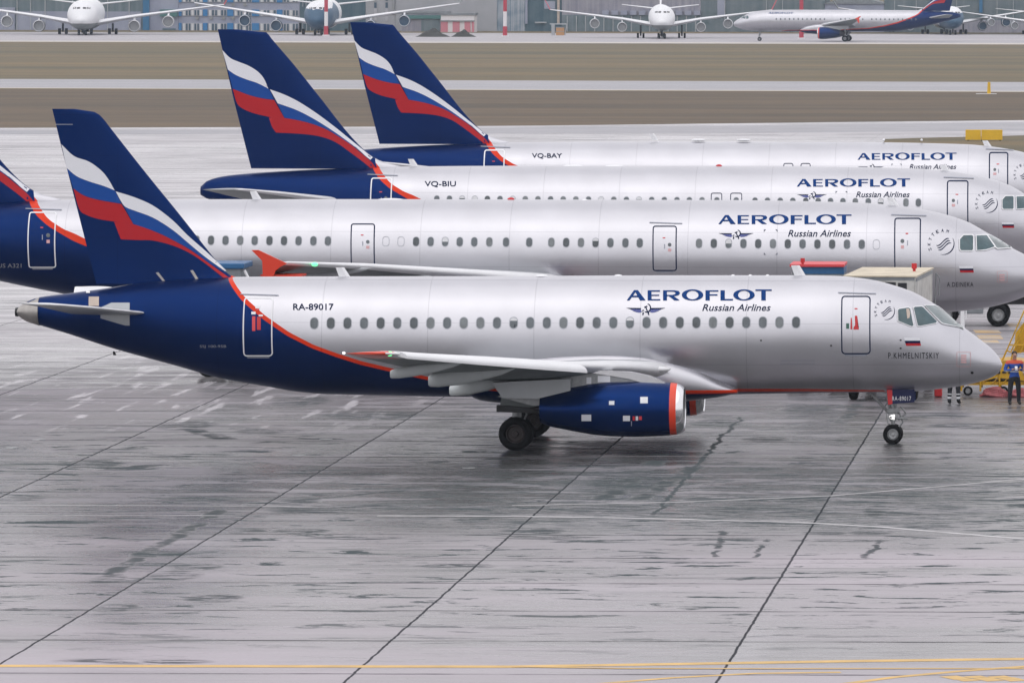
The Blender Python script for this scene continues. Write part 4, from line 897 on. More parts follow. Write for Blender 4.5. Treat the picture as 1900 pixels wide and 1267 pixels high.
    for (sx_, sy_, sw_, sh_) in ((200,1074,38,9),(215,1127,46,10),(320,1068,60,12),(395,1110,60,10),(360,1052,60,7),(460,987,40,6),(560,985,60,5),(660,998,100,4),(545,932,50,12),(600,945,120,11),(700,941,60,7),(40,925,55,6),(985,986,70,8),(1010,997,110,4),(1625,948,26,12),(1490,928,60,9),(1320,926,60,6),(1615,988,50,5),(1700,980,30,5),(1530,989,50,4),(170,860,70,8),(345,789,60,10),(245,1227,160,7),(1420,945,130,9),(1130,945,90,10),(1150,890,130,28),(1560,1003,110,3),(1330,1000,120,3),(850,1050,80,6),(700,770,120,9),(560,745,60,12),(1500,760,60,6),(1330,785,60,8),(1730,770,90,7),(1420,815,50,6),(1800,790,90,6),(500,800,70,6)):
        x0_, y0_ = G(sx_, sy_); a_ = sw_*y0_/F; b_ = sh_*y0_*y0_/(F*HC)
        e_ = ma('ADD', ma('POWER', ma('DIVIDE', ma('SUBTRACT', s.outputs['X'], x0_), a_), 2), ma('POWER', ma('DIVIDE', ma('SUBTRACT', s.outputs['Y'], y0_), b_), 2))
        pd = ma('MAXIMUM', pd, ma('MULTIPLY', rg(e_, 1.1, .3), tear))
    c = mix(ma('MULTIPLY', pd, .8), c, (.05, .065, .07))
    lane = ma('FRACT', ma('DIVIDE', ma('ADD', s.outputs['X'], 8.72 + 750), 7.5)); c = mix(ma('MULTIPLY', ma('MULTIPLY', rg(lane, .14, .01), rg(big, .42, .6)), .35), c, (.30, .29, .31))
    row = ma('FRACT', ma('DIVIDE', ma('SUBTRACT', s.outputs['Y'], 128.6), 6.35)); c = mix(ma('MULTIPLY', ma('MULTIPLY', rg(row, .90, 1.0), rg(mid, .42, .62)), .45), c, (.06, .06, .062))
    # joints
    wob = ma('MULTIPLY', ma('SUBTRACT', noise((1, 1, 1), .9, 4), .5), .10)
    jx = ma('ABSOLUTE', ma('SUBTRACT', ma('FRACT', ma('DIVIDE', ma('ADD', ma('ADD', s.outputs['X'], wob), 8.72 + 753.75), 7.5)), .5))
    jy = ma('ABSOLUTE', ma('SUBTRACT', ma('FRACT', ma('DIVIDE', ma('ADD', ma('ADD', s.outputs['Y'], wob), -128.6 + 638.175), 6.35)), .5))
    gx = rg(jx, .0055, .0022); gy = ma('MULTIPLY', rg(jy, .024, .006), rg(fine, .35, .65, .15, .85))
    near = rg(s.outputs['Y'], 340, 190, .2, 1); jt = ma('MULTIPLY', ma('MAXIMUM', gx, gy), near)
    c = mix(ma('MULTIPLY', jt, .85), c, (.03, .035, .04)); c = mix(1.0, c, rg(grain, .3, .7, .94, 1.05), 'MULTIPLY')
    L(c, b.inputs['Base Color'])
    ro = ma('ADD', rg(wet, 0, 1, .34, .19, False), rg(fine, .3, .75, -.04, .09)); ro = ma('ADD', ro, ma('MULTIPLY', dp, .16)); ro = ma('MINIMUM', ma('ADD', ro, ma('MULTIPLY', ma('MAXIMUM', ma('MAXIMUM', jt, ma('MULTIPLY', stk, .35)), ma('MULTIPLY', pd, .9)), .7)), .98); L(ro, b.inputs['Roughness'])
    L(rg(ma('MAXIMUM', ma('MAXIMUM', jt, ma('MULTIPLY', stk, .35)), ma('MULTIPLY', pd, .75)), 0, 1, .5, .02, False), b.inputs['Specular IOR Level'])
    bp = N(nt, "Bump"); bp.inputs['Strength'].default_value = .12; bp.inputs['Distance'].default_value = .02; L(ma('SUBTRACT', fine, ma('MULTIPLY', jt, .8)), bp.inputs['Height']); L(bp.outputs[0], b.inputs['Normal'])
    return m
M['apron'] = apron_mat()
M['grass'] = ground_mat('dry_grass', (.066, .062, .030), (.160, .112, .050), (.9, 1), .022, (.16, 1.5, 1), .15)
M['grass_dark'] = ground_mat('dry_grass_brown', (.056, .042, .024), (.120, .082, .045), (.9, 1), .03, (.2, 1.8, 1), .2)
M['taxi'] = ground_mat('damp_concrete', (.20, .20, .225), (.30, .29, .31), (.35, .6), .05, (.3, 2, 1), .3)
M['runway'] = ground_mat('runway_concrete', (.27, .255, .28), (.38, .36, .37), (.4, .7), .03, (.3, 2, 1), .3)
M['edge_paint'] = pbr('edge_paint', (.5, .46, .40), .6)
M['line_white'] = pbr('line_white', (.46, .45, .46), .5, dirt=.35, dscale=1.2); M['line_yellow'] = pbr('line_yellow', (.62, .40, .13), .6, dirt=.25, dscale=1.0)
bm = bmesh.new(); sheet(bm, [(-2500,-60),(2500,-60),(2500,6000),(-2500,6000)], 0); struct('ground', bm, M['grass'])
def gp(pts): return [G(*p) for p in pts]
ed = gp([(-700,240),(0,237.5),(600,236),(1000,233.5),(1300,230),(1600,226.5),(1900,223.5),(2700,216)])
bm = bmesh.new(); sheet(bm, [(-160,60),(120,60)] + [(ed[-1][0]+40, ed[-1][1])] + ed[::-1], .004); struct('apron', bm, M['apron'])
def band(name, ya, yb, mat, z=.004, x0=-900, x1=2900):
    """strip across the view; ya = (left, right) far edge, yb = near edge, in px at x=0 and x=1900"""
    f = lambda y, x: y[0] + (y[1]-y[0])*x/1900
    bm = bmesh.new(); sheet(bm, gp([(x0, f(ya, x0)), (x1, f(ya, x1)), (x1, f(yb, x1)), (x0, f(yb, x0))]), z); return struct(name, bm, mat)
bm = bmesh.new(); sheet(bm, gp([(-900,163),(2900,175)]) + [(ed[-1][0]+40, ed[-1][1]+1)] + [(x, y+.5) for x, y in ed[::-1]], .004); struct('grass_verge', bm, M['grass_dark'])
band('taxiway', (147,152.8), (163.5,170.2), M['taxi'], .008); band('taxiway_edge_line', (163.0,169.6), (164.1,170.9), M['edge_paint'], .012)
band('runway', (60,64), (78,83.2), M['runway'], .008); band('runway_edge_line', (76.2,81.0), (77.8,82.8), M['edge_paint'], .012)
bm = bmesh.new(); sheet(bm, gp([(1640,258.5),(1720,256),(1820,253.5),(1905,251.5),(2100,247),(2100,285),(1905,285),(1640,270)]), .008); struct('grass_island', bm, M['grass'])
bm = bmesh.new(); sheet(bm, gp([(-300,241.5),(600,240),(1300,234),(1900,227),(2500,220),(2500,236),(1905,243),(1300,248),(600,249),(-300,250)]), .008); struct('light_concrete_strip', bm, M['taxi'])
def line(pts, wd, mat, name='painted_line', z=.008):
    P = [Vector((*G(*p), 0)) for p in pts]; bm = bmesh.new(); va = []; vb = []
    for i, p in enumerate(P):
        d = (P[min(i+1, len(P)-1)] - P[max(i-1, 0)]).normalized(); n = Vector((-d.y, d.x, 0)); va.append(bm.verts.new((*(p + n*wd/2).xy, z))); vb.append(bm.verts.new((*(p - n*wd/2).xy, z)))
    for i in range(len(P)-1): bm.faces.new((va[i], va[i+1], vb[i+1], vb[i]))
    return struct(name, bm, mat)
WY, WW = M['line_yellow'], M['line_white']
line([(-100,1235),(950,1236.5),(1300,1231),(1600,1226),(2000,1221)], .44, WY); line([(950,1236.8),(1150,1240),(1420,1240.5),(2000,1240)], .16, WY, z=.012)
line([(1090,1270),(1250,1257),(1400,1249),(1560,1247)], .22, WY); line([(1540,1272),(1660,1256),(1780,1245),(2000,1229)], .26, WY)
line([(-100,937),(540,939)], .15, WW); line([(-100,957),(400,956.5)], .15, WW)
line([(700,957),(950,957.5),(1200,962),(1480,969),(1640,978),(1780,990),(2000,1008)], .26, WW); line([(950,938),(1250,932),(1540,920),(1740,903),(2000,880)], .16, WW)
line([(-100,848),(400,845),(900,848),(1400,846),(2000,847)], .10, WW)
for k in range(9):
    x = 1760 + k*15 + random.uniform(-3, 3); line([(x, 1254 + k % 3*3), (x+14, 1257 + k % 3*3)], .4, WY)
for px, py in ((23,831),(72,816),(605,816),(555,845),(870,868)):
    a, b = G(px, py); bm = bmesh.new(); lathe(bm, [(0,.17),(.012,.17),(.016,.20),(0,.21)], (0,0,0), 'Z', 20); lathe(bm, [(.012,.001),(.012,.165)], (0,0,0), 'Z', 20, 1)
    o = build('ground_light', bm, [M['hub'], M['gear']]); o.location = (a, b, .006)
    tag(o, {23:'round light ring set in the wet apron at the far left edge', 72:'round light ring in the apron below the navy tail cone, right of the leftmost one', 605:'round light ring in the apron just under the navy belly', 555:'round light ring in the apron nearest left of the main wheels, by the slab joint', 870:'round light ring in the apron closest to the main wheels'}[px], 'ground light', 'light rings set in the apron')

# ------------------------------------------------------------------ vehicles and equipment
# box truck between the first two aircraft
bt = empty('box_truck', (W2(1633, 515, 210)[0], 210, 0), R(3.2)); bt.rotation_euler[2] = -R(3.4)
tag(bt, 'white box truck with beige roof standing behind the cockpit of the nearest jet', 'truck')
zt = W2(1633, 514, 210)[1]
bm = bmesh.new(); box(bm, (0, 3.0, (zt+1.15)/2), (2.38, 6.0, zt-1.15), 0, .03); build('cargo_box', bm, M['truck_white'], bt)
bm = bmesh.new(); box(bm, (0, 3.0, zt+.022), (2.46, 6.1, .04)); build('roof', bm, M['beige_roof'], bt)
bm = bmesh.new(); box(bm, (1.20, 3.0, zt-.1), (.02, 5.9, .1)); box(bm, (0, -.012, zt-.06), (2.3, .02, .09)); box(bm, (0, -.012, 1.25), (2.3, .02, .12)); build('edge_rail', bm, M['truck_grey'], bt)
for sx in (-1, 1):
    bm = bmesh.new(); box(bm, (.59*sx, -.02, (zt+1.2)/2), (1.1, .03, zt-1.5)); d = build('rear_door', bm, M['truck_white'], bt)
    bm = bmesh.new(); cyl(bm, (.12*sx, -.06, 1.4), (.12*sx, -.06, zt-.3), .02); build('lock_rod', bm, M['hub'], d)
for q in ((.35,.26,.36,.18), (.75,.30,.30,.22), (-.35,.20,.3,.08)):
    bm = bmesh.new(); box(bm, (q[0], -.045, zt-q[1]), (q[2], .012, q[3])); build('door_marking', bm, M['dark'], bt)
bm = bmesh.new(); cyl(bm, (1.25, 5.9, 1.6), (1.32, 5.9, zt-.15), .025); cyl(bm, (1.32, 5.9, zt-.15), (1.45, 5.9, zt-.3), .02); cyl(bm, (1.45,5.9,zt-.3), (1.42,5.9,zt-.9), .02); build('grab_rail', bm, M['truck_grey'], bt)
bm = bmesh.new(); box(bm, (0, 7.0, 1.55), (2.2, 1.7, 1.9), 0, .12); cb = build('cab', bm, M['truck_white'], bt); bm = bmesh.new(); box(bm, (1.105, 7.1, 1.95), (.02, 1.0, .6)); build('side_window', bm, M['pane'], cb)
bm = bmesh.new(); box(bm, (0, 3.9, .95), (1.0, 7.6, .28)); build('chassis', bm, M['dark'], bt)
for y in (1.2, 6.7):
    for sx in (-1, 1):
        wl = wheel(bt, (sx*1.0, y, .48), .48, .30); wl.rotation_euler = (0, 0, R(90))
# small red lamp mast on the roof
a, b = W2(1698, 490, 214); bm = bmesh.new(); cyl(bm, (a, 213.2, zt+.04), (a, 213.2, b), .05); cyl(bm, (a, 213.2, b-.12), (a, 213.2, b+.06), .09); o = build('beacon', bm, M['red'])
o.parent = bt; o.matrix_parent_inverse = bt.matrix_basis.inverted()
# raised service platform with red rim
a, b = W2(1519, 488, 216); pl = empty('service_platform', (a, 216, 0)); tag(pl, 'raised service platform with red rim and blue side seen over the jet crown', 'service lift')
bm = bmesh.new(); box(bm, (0, 0, b-.04), (1.86, 2.2, .09), 0, .01); build('deck_rim', bm, M['pink_red'], pl)
bm = bmesh.new(); box(bm, (.1, 0, b-.21), (1.62, 2.0, .24)); build('side_panel', bm, M['blue_paint'], pl)
bm = bmesh.new(); box(bm, (0, 0, b-.45), (1.84, 2.1, .22)); box(bm, (-.75,0,b-.25), (.2,2,.14)); build('deck', bm, M['truck_grey'], pl)
bm = bmesh.new()
for y in (-.8, .8): cyl(bm, (-.85, y, .9), (.85, y, b-.5), .06); cyl(bm, (.85, y, .9), (-.85, y, b-.5), .06)
build('scissor_frame', bm, M['gear'], pl)
bm = bmesh.new(); box(bm, (0, 0, .72), (2.0, 2.0, .36), 0, .05); build('chassis', bm, M['blue_paint'], pl)
for x in (-.7, .7):
    for y in (-.85, .85): wheel(pl, (x, y, .33), .33, .22)
q0 = W2(1492, 489, 216); q1 = W2(1492, 478, 216); bm = bmesh.new(); cyl(bm, (q0[0]-a, -.9, q0[1]), (q1[0]-a, -.9, q1[1]), .045); cyl(bm, (q1[0]-a, -.9, q1[1]-.12), (q1[0]-a, -.9, q1[1]+.02), .075); build('warning_lamp', bm, M['red'], pl)
# blue canopy seen between fin and red wing fence
a, b = W2(436, 486, 223); cn = empty('service_vehicle', (a, 223, 0)); tag(cn, 'blue topped service vehicle standing just right of the nearest navy fin', 'service vehicle')
bm = bmesh.new(); box(bm, (-.3, 0, b-.10), (1.55, 2.2, .20), 0, .04); build('roof', bm, M['blue_paint'], cn)
bm = bmesh.new(); box(bm, (-.3, 0, (b-.2+.6)/2), (1.3, 2.0, b-.8)); bo = build('body', bm, M['truck_grey'], cn)
bm = bmesh.new(); cyl(bm, (.46,-.9,b-.25), (.72,-.9,b-.75), .05); build('step_rail', bm, M['white'], bo)
for x in (-.8, .25):
    for y in (-.85, .85): wheel(cn, (x, y, .4), .4, .25)
# tanker lorry beyond the second aircraft's nose
a, b = G(1852, 606); tk = empty('tank_lorry', (a, b, 0)); tag(tk, 'dark lorry with large tyres half hidden under the second airliner nose', 'lorry')
for dx in (0, -2.1, -3.3):
    for y in (0, 2.0): wheel(tk, (dx - .0, y, .46), .46, .34)
bm = bmesh.new(); box(bm, (-1.4, 1.0, 1.0), (6.2, 1.0, .26)); build('chassis', bm, M['dark'], tk)
bm = bmesh.new(); box(bm, (-.9, 1.0, 1.75), (4.6, 2.3, 1.1), 0, .2); build('tank', bm, M['truck_grey'], tk)
bm = bmesh.new(); box(bm, (-4.35, 1.0, 1.5), (1.9, 2.3, 2.0), 0, .12); cb = build('cab', bm, M['blue_paint'], tk); bm = bmesh.new(); box(bm, (-4.4,-.16,1.9), (1.1,.02,.6)); build('side_window', bm, M['pane'], cb)
bm = bmesh.new(); box(bm, (-1.1, -.1, .78), (1.0, .5, .5), 0, .05); build('fuel_box', bm, M['truck_grey'], tk)
a2, b2_ = G(1786, 609); bm = bmesh.new(); box(bm, (0,0,.62), (.16,.16,1.24)); box(bm, (-.14,0,.95), (.18,.1,.5)); box(bm, (.14,0,.8), (.05,.1,.9)); o = build('ground_power_post', bm, M['white']); o.location = (a2, b2_, 0)
tag(o, 'short pale service post standing left of the dark lorry tyres', 'post')
# yellow maintenance stand right of the nose
def yl(px, py, Yd=213.0): return W2(px, py, Yd)
a, b = G(1850, 734); st_ = empty('maintenance_stand', (a, b, 0)); tag(st_, 'yellow steel access stand with diagonal poles beside the nearest jet nose', 'access stand')
def ys(px, py, y): X, Z = W2(px, py, b + y); return (X - a, y, Z)
bm = bmesh.new()
P = [ys(*p, 0) for p in ((1786,712),(1806,690),(1840,672),(1872,668),(1915,672),(1915,708),(1880,704),(1850,700),(1820,708))]
prism(bm, [(p[0], p[2]) for p in P], 'Y', -.1, 1.9); build('body_panel', bm, M['yellow'], st_)
bm = bmesh.new(); p0 = ys(1784,718,0); p1 = ys(1925,722,0); box(bm, ((p0[0]+p1[0])/2, .9, .42), (p1[0]-p0[0], 1.9, .12)); 
for t in (0, .25, .5, .75, 1): x = p0[0] + (p1[0]-p0[0])*t; cyl(bm, (x, -.08, .16), (x, -.08, .95), .035); cyl(bm, (x, 1.85, .16), (x, 1.85, .95), .035)
for k in range(7): x = p0[0] + .35*k; cyl(bm, (x, -.06, .42), (x+.3, -.06, .72), .022)
build('base_frame', bm, M['yellow'], st_)
bm = bmesh.new()
for k in range(9): x = p0[0] + .25 + .2*k; box(bm, (x, -.13, .80), (.13, .02, .07+.02*(k % 3)))
build('stencil_marks', bm, M['dark'], st_)
bm = bmesh.new(); P = [ys(*p, .5) for p in ((1884,618),(1900,598),(1925,575),(1925,650),(1882,656))]; prism(bm, [(p[0], p[2]) for p in P], 'Y', .5, .62); build('upper_panel', bm, M['yellow'], st_)
bm = bmesh.new()
for q in (((1868,650),(1905,566)),((1879,655),(1909,588)),((1868,650),(1879,655)),((1872,640),(1905,640)),((1895,612),(1876,652)),((1893,655),(1915,600)),((1903,655),(1925,610))):
    cyl(bm, ys(*q[0], .2), ys(*q[1], .2), .024, None, 8)
for q in (((1868,650),(1850,690)),((1879,655),(1872,690)),((1905,640),(1908,690))): cyl(bm, ys(*q[0], .2), ys(*q[1], .2), .03, None, 8)
build('diagonal_pole', bm, M['yellow'], st_)
for px in (1796, 1862, 1912): 
    x = ys(px, 728, 0)[0]; wheel(st_, (x, -.02, .16), .16, .08)
# pale red chocks and a red extinguisher box
def lump(px, py, L, h, lab, mat='faded', nm='hose_heap', cat='hose'):
    x, y = G(px, py); bm = bmesh.new(); rnd = random.Random(int(px))
    for k in range(6):
        r_ = L*(.42 - .035*k); zc = .05 + h*k/7; pts = [(r_*math.cos(t)*(1+.12*math.sin(3*t+k)) + .03*rnd.uniform(-1,1), .55*r_*math.sin(t), zc + .03*math.sin(2*t+k)) for t in [2*math.pi*i/44 for i in range(45)]]
        tube(bm, pts, .05, 8)
    o = build(nm, bm, M[mat], None, True, 60); o.location = (x, y, 0); tag(o, lab, cat, 'coiled hoses by the stand'); return o
M['faded'] = pbr('faded_red', (.36, .09, .10), .6, dirt=.3, dscale=5)
lump(1845, 736, 1.0, .30, 'faded red coiled hose on the apron left of the standing worker'); lump(1893, 737, .8, .26, 'faded red coiled hose directly behind the standing worker legs')
x, y = G(1741, 736); bm = bmesh.new(); box(bm, (0, 0, .17), (.26, .4, .30), 0, .03); box(bm, (0, 0, .35), (.05, .3, .05), 1, .01); o = build('equipment_case', bm, [M['red'], M['dark']]); o.location = (x, y, 0); tag(o, 'small red case on the wet apron left of the hidden worker legs', 'case')
# yellow markings on the apron behind the stand
bm = bmesh.new(); rnd = random.Random(3)
M['yellow_wear'] = ground_mat('worn_yellow_paint', (.60, .34, .04), (.34, .33, .33), (.3, .5), .9, (.6, 1.4, 1), 1.5)
for (x0, x1, y0, y1) in ((1805,1858,612.5,618),(1812,1862,622,629),(1816,1856,631.5,637),(1868,1912,600,606),(1880,1915,640,648)):
    sheet(bm, gp([(x0,y0),(x1-6,y0),(x1,y1),(x0+5,y1)]), .008)
struct('hatched_marking', bm, M['yellow_wear'])
# yellow sign board with two panels, marker post, on the grass beyond the fourth aircraft
a, b = G(1826, 262); sg_ = empty('taxiway_sign', (a, b, 0)); tag(sg_, 'yellow two panel taxiway sign board on the grass behind the farthest parked airliner', 'sign')
S = F/b
for k, (x0, x1) in enumerate(((1791.5,1820),(1821,1860))):
    A = W2(x0, 241, b); B = W2(x1, 260, b); bm = bmesh.new(); box(bm, ((A[0]+B[0])/2 - a, 0, (A[1]+B[1])/2 - .0), (B[0]-A[0], .35, A[1]-B[1]), 0, .02); build('sign_panel', bm, M['sign_yellow'], sg_)
bm = bmesh.new()
for t in (-1.35, -.2, 1.35): cyl(bm, (t, 0, 0), (t, 0, .3), .05)
build('leg', bm, M['dark'], sg_)
a, b = G(1835, 175); A = W2(1835, 154.5, b); bm = bmesh.new(); lathe(bm, [(0,.02),(0,.22),(.5,.20),(1.4,.16),(A[1]-.1,.13),(A[1],.05)], (0,0,0), 'Z', 16); box(bm, (-.3, 0, .03), (2.4, .8, .06), 1)
o = build('marker_post', bm, [M['sign_yellow'], M['white']]); o.location = (a, b, 0); tag(o, 'thin yellow marker post at the near edge of the taxiway', 'post')

# ------------------------------------------------------------------ people
def person(loc, rz, label, arms='hold', seed=0, jacket=(.012,.07,.36), yoke=(.55,.08,.03), bands=False):
    V = [(0,0,.94,.14,.11),(0,0,1.08,.135,.10),(0,.01,1.25,.20,.14),(0,.01,1.40,.175,.125),(0,.0,1.48,.062,.062),(0,-.015,1.56,.075,.085),(0,-.015,1.66,.082,.10),(0,-.005,1.735,.06,.075)]
    E = [(i, i+1) for i in range(7)]
    def add(p, parent): V.append(p); E.append((parent, len(V)-1)); return len(V)-1
    for s in (-1, 1):
        h = add((s*.11,0,.88,.115,.11), 0); k = add((s*.14,-.02,.50,.082,.085), h); an = add((s*.155,.02,.10,.062,.066), k); add((s*.165,-.19,.05,.055,.048), an)
        sh = add((s*.225,.01,1.40,.082,.085), 3)
        if arms == 'hold': el = add((s*.34,-.04,1.13,.066,.066), sh); wr = add((s*.10,-.27,1.19,.032,.032), el); hn = add((s*.045,-.31,1.21,.03,.022), wr); fd = (-s*.35, -.75, .12)
        else: el = add((s*.31,.02,1.12,.066,.066), sh); wr = add((s*.27,-.05,.88,.032,.032), el); hn = add((s*.27,-.07,.80,.035,.022), wr); fd = (0, -.15, -1)
        fv = Vector(fd).normalized(); side = fv.cross(Vector((0,1,0) if abs(fv.y) < .6 else (0,0,1))).normalized()
        for q in range(4):
            b0 = Vector(V[hn][:3]) + side*(.012*(q-1.5)); L = (.055,.065,.062,.05)[q]
            m1 = add((*(b0 + fv*L*.6), .009,.009), hn); add((*(b0 + fv*L + Vector((0,-.012,.0))), .0075,.0075), m1)
        tb = Vector(V[hn][:3]) + side*.03 + fv*.005; m1 = add((*tb, .010,.010), hn); add((*(tb + fv*.03 + side*.015), .009,.009), m1)
    add((0,-.125,1.63,.014,.014), 6)
    me = bpy.data.meshes.new('person'); me.from_pydata([v[:3] for v in V], E, []); o = bpy.data.objects.new('person', me); col.objects.link(o)
    sk = o.modifiers.new('s', 'SKIN'); 
    for v, d in zip(V, me.skin_vertices[0].data): d.radius = (v[3], v[4])
    me.skin_vertices[0].data[0].use_root = True
    sb = o.modifiers.new('b', 'SUBSURF'); sb.levels = 2; sb.render_levels = 2
    dg = bpy.context.evaluated_depsgraph_get(); m2 = bpy.data.meshes.new_from_object(o.evaluated_get(dg)); o.modifiers.clear(); o.data = m2
    cols = [pbr('skin', (.42,.24,.17), .5), pbr('jacket', jacket, .7, dirt=.2, dscale=6), pbr('trousers', (.012,.014,.02), .8, dirt=.2, dscale=6), pbr('boots', (.01,.01,.01), .6), pbr('yoke', yoke, .65), pbr('reflective', (.6,.62,.65), .4)]
    m2.materials.clear()
    for m in cols: m2.materials.append(m)
    hz = [V[i][:3] for i in range(len(V)) if V[i][3] <= .036]
    for p in m2.polygons:
        p.use_smooth = True; c = p.center; k = 1
        if c.z > 1.50: k = 0
        elif min((c - Vector(h)).length for h in hz) < .05 and c.z > .7: k = 0
        elif c.z < .12: k = 3
        elif c.z < .93 and abs(c.x) < .24: k = 2
        elif c.z > 1.36: k = 4
        elif 1.10 < c.z < 1.14: k = 5
        if k == 2 and bands and (.20 < c.z < .25 or .31 < c.z < .36): k = 5
        p.material_index = k
    bm = bmesh.new(); bmesh.ops.create_uvsphere(bm, u_segments=18, v_segments=12, radius=1)
    for v in bm.verts: v.co = Vector((v.co.x*.092, .012 + v.co.y*.105, 1.70 + v.co.z*.085))
    bmesh.ops.delete(bm, geom=[v for v in bm.verts if v.co.z < 1.66 or (v.co.y < -.07 and v.co.z < 1.715)], context='VERTS'); build('hair', bm, pbr('hair', (.02,.015,.012), .7), o, True)
    bm = bmesh.new()
    for s in (-1, 1):
        bmesh.ops.create_uvsphere(bm, u_segments=8, v_segments=6, radius=.011, matrix=Matrix.Translation((s*.032, -.108, 1.655)))
        bmesh.ops.create_uvsphere(bm, u_segments=8, v_segments=6, radius=.02, matrix=Matrix.Translation((s*.088, 0, 1.64)) @ Matrix.Diagonal((.5,.8,1.4,1)))
    box(bm, (0,-.108,1.59), (.045,.012,.008)); build('face_features', bm, pbr('face_detail', (.10,.05,.04), .5), o, True)
    o.location = loc; o.rotation_euler = (0,0,rz); tag(o, label, 'person'); return o
x, y = G(1882, 751); pa = person((x, y, 0), R(12), 'standing worker in blue jacket with orange shoulders looking down at something held at the chest')
bm = bmesh.new(); box(bm, (0,0,0), (.09,.012,.15), 0, .004); o = build('phone', bm, M['white']); a, b = math.cos(R(12)), math.sin(R(12)); o.location = (x + .335*b, y - .335*a, 1.235); o.rotation_euler = (R(-35), 0, R(12)); tag(o, 'small white handset held at chest height by the worker in blue', 'handset')
x, y = G(1770, 750); person((x, y, 0), R(170), 'worker hidden behind the jet nose with only dark trousers and reflective ankle bands showing', 'down', bands=True)
x, y = G(1910, 752); person((x, y, 0), R(60), 'worker cut off by the right edge of the frame, arm beside the one in blue', 'down', jacket=(.35,.2,.16), yoke=(.35,.2,.16))
# ------------------------------------------------------------------ far aprons: wide-body airliners, one narrow-body
def widebody(px, pyw, S, yaw, label, nose=None, zg=0.0, winglets=True, engines=(9.9, 16.8), group='wide-body airliners facing the camera across the runway', fat=1.0, zcm=5.3, dih=.75):
    """px: photo x of the nose gear, pyw: photo y of the wheels; S scales the whole aircraft so it spans what the photo shows"""
    x, y = G(px, pyw); root = empty('wide_body_airliner', (x, y, 0), R(-90 + yaw)); tag(root, label, 'airliner', group)
    L, r, zc = 55*S, 3.04*S*fat, zcm*S; k = S
    top = [(-L, zc+.9*r), (-L*.9, zc+r), (-7.5*k, zc+r), (-5*k, zc+.92*r), (-3*k, zc+.66*r), (-1.6*k, zc+.28*r), (-.6*k, zc-.06*r), (-.15*k, zc-.22*r), (0, zc-.34*r)]
    bot = [(-L, zc+.55*r), (-L*.86, zc+.1*r), (-L*.7, zc-.75*r), (-L*.62, zc-r), (-7*k, zc-r), (-4*k, zc-.95*r), (-2*k, zc-.84*r), (-.8*k, zc-.66*r), (-.2*k, zc-.48*r), (0, zc-.36*r)]
    wid = [(-L, .1*r), (-L*.88, .45*r), (-L*.7, .93*r), (-L*.6, r)] + [(-a*k, r*(1-(1-a/7)**2)**.55) for a in (7,5.5,4,2.8,1.8,1,.5,.2,.05)] + [(0, .02)]
    B = Body(top, bot, wid); M_ = [M['white'], nose or M['white'], M['wing_under']]
    bm = B.mesh(list(np.linspace(-L, -2*k, 110)) + [-2*k*(1-t)**2 for t in np.linspace(.03,.99,26)], 88)
    for f in bm.faces:
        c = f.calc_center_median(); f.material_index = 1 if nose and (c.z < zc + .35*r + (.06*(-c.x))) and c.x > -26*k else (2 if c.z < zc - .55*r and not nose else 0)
    build('fuselage', bm, M_, root, True)
    ws = [(.5*r, (-15.5*k, zc-.55*r), (-29*k, zc-.62*r), 1.3*k), (r, (-16.5*k, zc-.5*r), (-28.5*k, zc-.55*r), 1.15*k), (10*k, (-22.5*k, zc-.12*r), (-30.5*k, zc-.16*r), .75*k), (27.5*k, (-34.5*k, zc+dih*r), (-38*k, zc+(dih-.03)*r), .28*k), (28.2*k, (-35.2*k, zc+(dih+.03)*r), (-38.1*k, zc+dih*r), .2*k)]
    for s in (-1, 1):
        wo = build('wing', wing_bm([(s*a, b, c, t*1.0) for a, b, c, t in ws], 10, .12), [M['wing_grey'], M['slat'], M['wing_under']], root, True, 40)
        if winglets:
            bm = bmesh.new(); zt_ = zc+(dih+.01)*r; V = [[bm.verts.new((x_, s*(y_), z_)) for x_, y_, z_ in ((-35.2*k, 28.0*k+d, zt_), (-38.1*k, 28.0*k+d, zt_), (-41*k, 29.6*k+d, zt_+3.0*k), (-39.6*k, 29.6*k+d, zt_+3.0*k))] for d in (0, .18*k)]
            bm.faces.new(V[0]); bm.faces.new(V[1][::-1])
            for i in range(4): bm.faces.new((V[0][i], V[1][i], V[1][(i+1) % 4], V[0][(i+1) % 4]))
            build('winglet', bm, M['pole_red' if not nose else 'wing_under'], wo)
        ts = [(.2*r, (-L+8.5*k, zc+.62*r), (-L+2*k, zc+.6*r), .5*k), (9.9*k, (-L+1.8*k, zc+.95*r), (-L-.8*k, zc+.95*r), .18*k)]
        build('tailplane', wing_bm([(s*a, b, c, t) for a, b, c, t in ts], 8, .12), [M['slat'], M['slat'], M['wing_under']], root, True, 40)
        for ye in engines:
            fr = (ye*k - 10*k)/(17.5*k); xl = -20.5*k - max(0, (ye-9))*.62*k; zw = zc + (-.14 + (dih+.12)*max(0, fr))*r; ze = zw - 1.95*k
            bm = bmesh.new(); R_ = 1.28*k
            lathe(bm, [(-5*k,R_*.62),(-3.6*k,R_*.86),(-2*k,R_),(-.6*k,R_),(-.1*k,R_*.93),(0,R_*.88),(-.1*k,R_*.82),(-.9*k,R_*.78),(-.92*k,.01)], (xl, s*ye*k, ze), 'X', 26, 0, lambda q: 2 if q >= 6 else (1 if q >= 4 else 0))
            build('engine', bm, [M['wing_grey'] if not nose else M['navy_far'], M['slat'], M['gear'] if not nose else M['navy_far']], root, True, 50)
            bm = bmesh.new(); prism(bm, [(xl-.8*k, ze+R_*.9), (xl-2.6*k, zw+.1*k), (xl-5.2*k, zw+.1*k), (xl-4.4*k, ze+R_*.5)], 'Y', s*ye*k-.16*k, s*ye*k+.16*k); build('pylon', bm, M['white'], root)
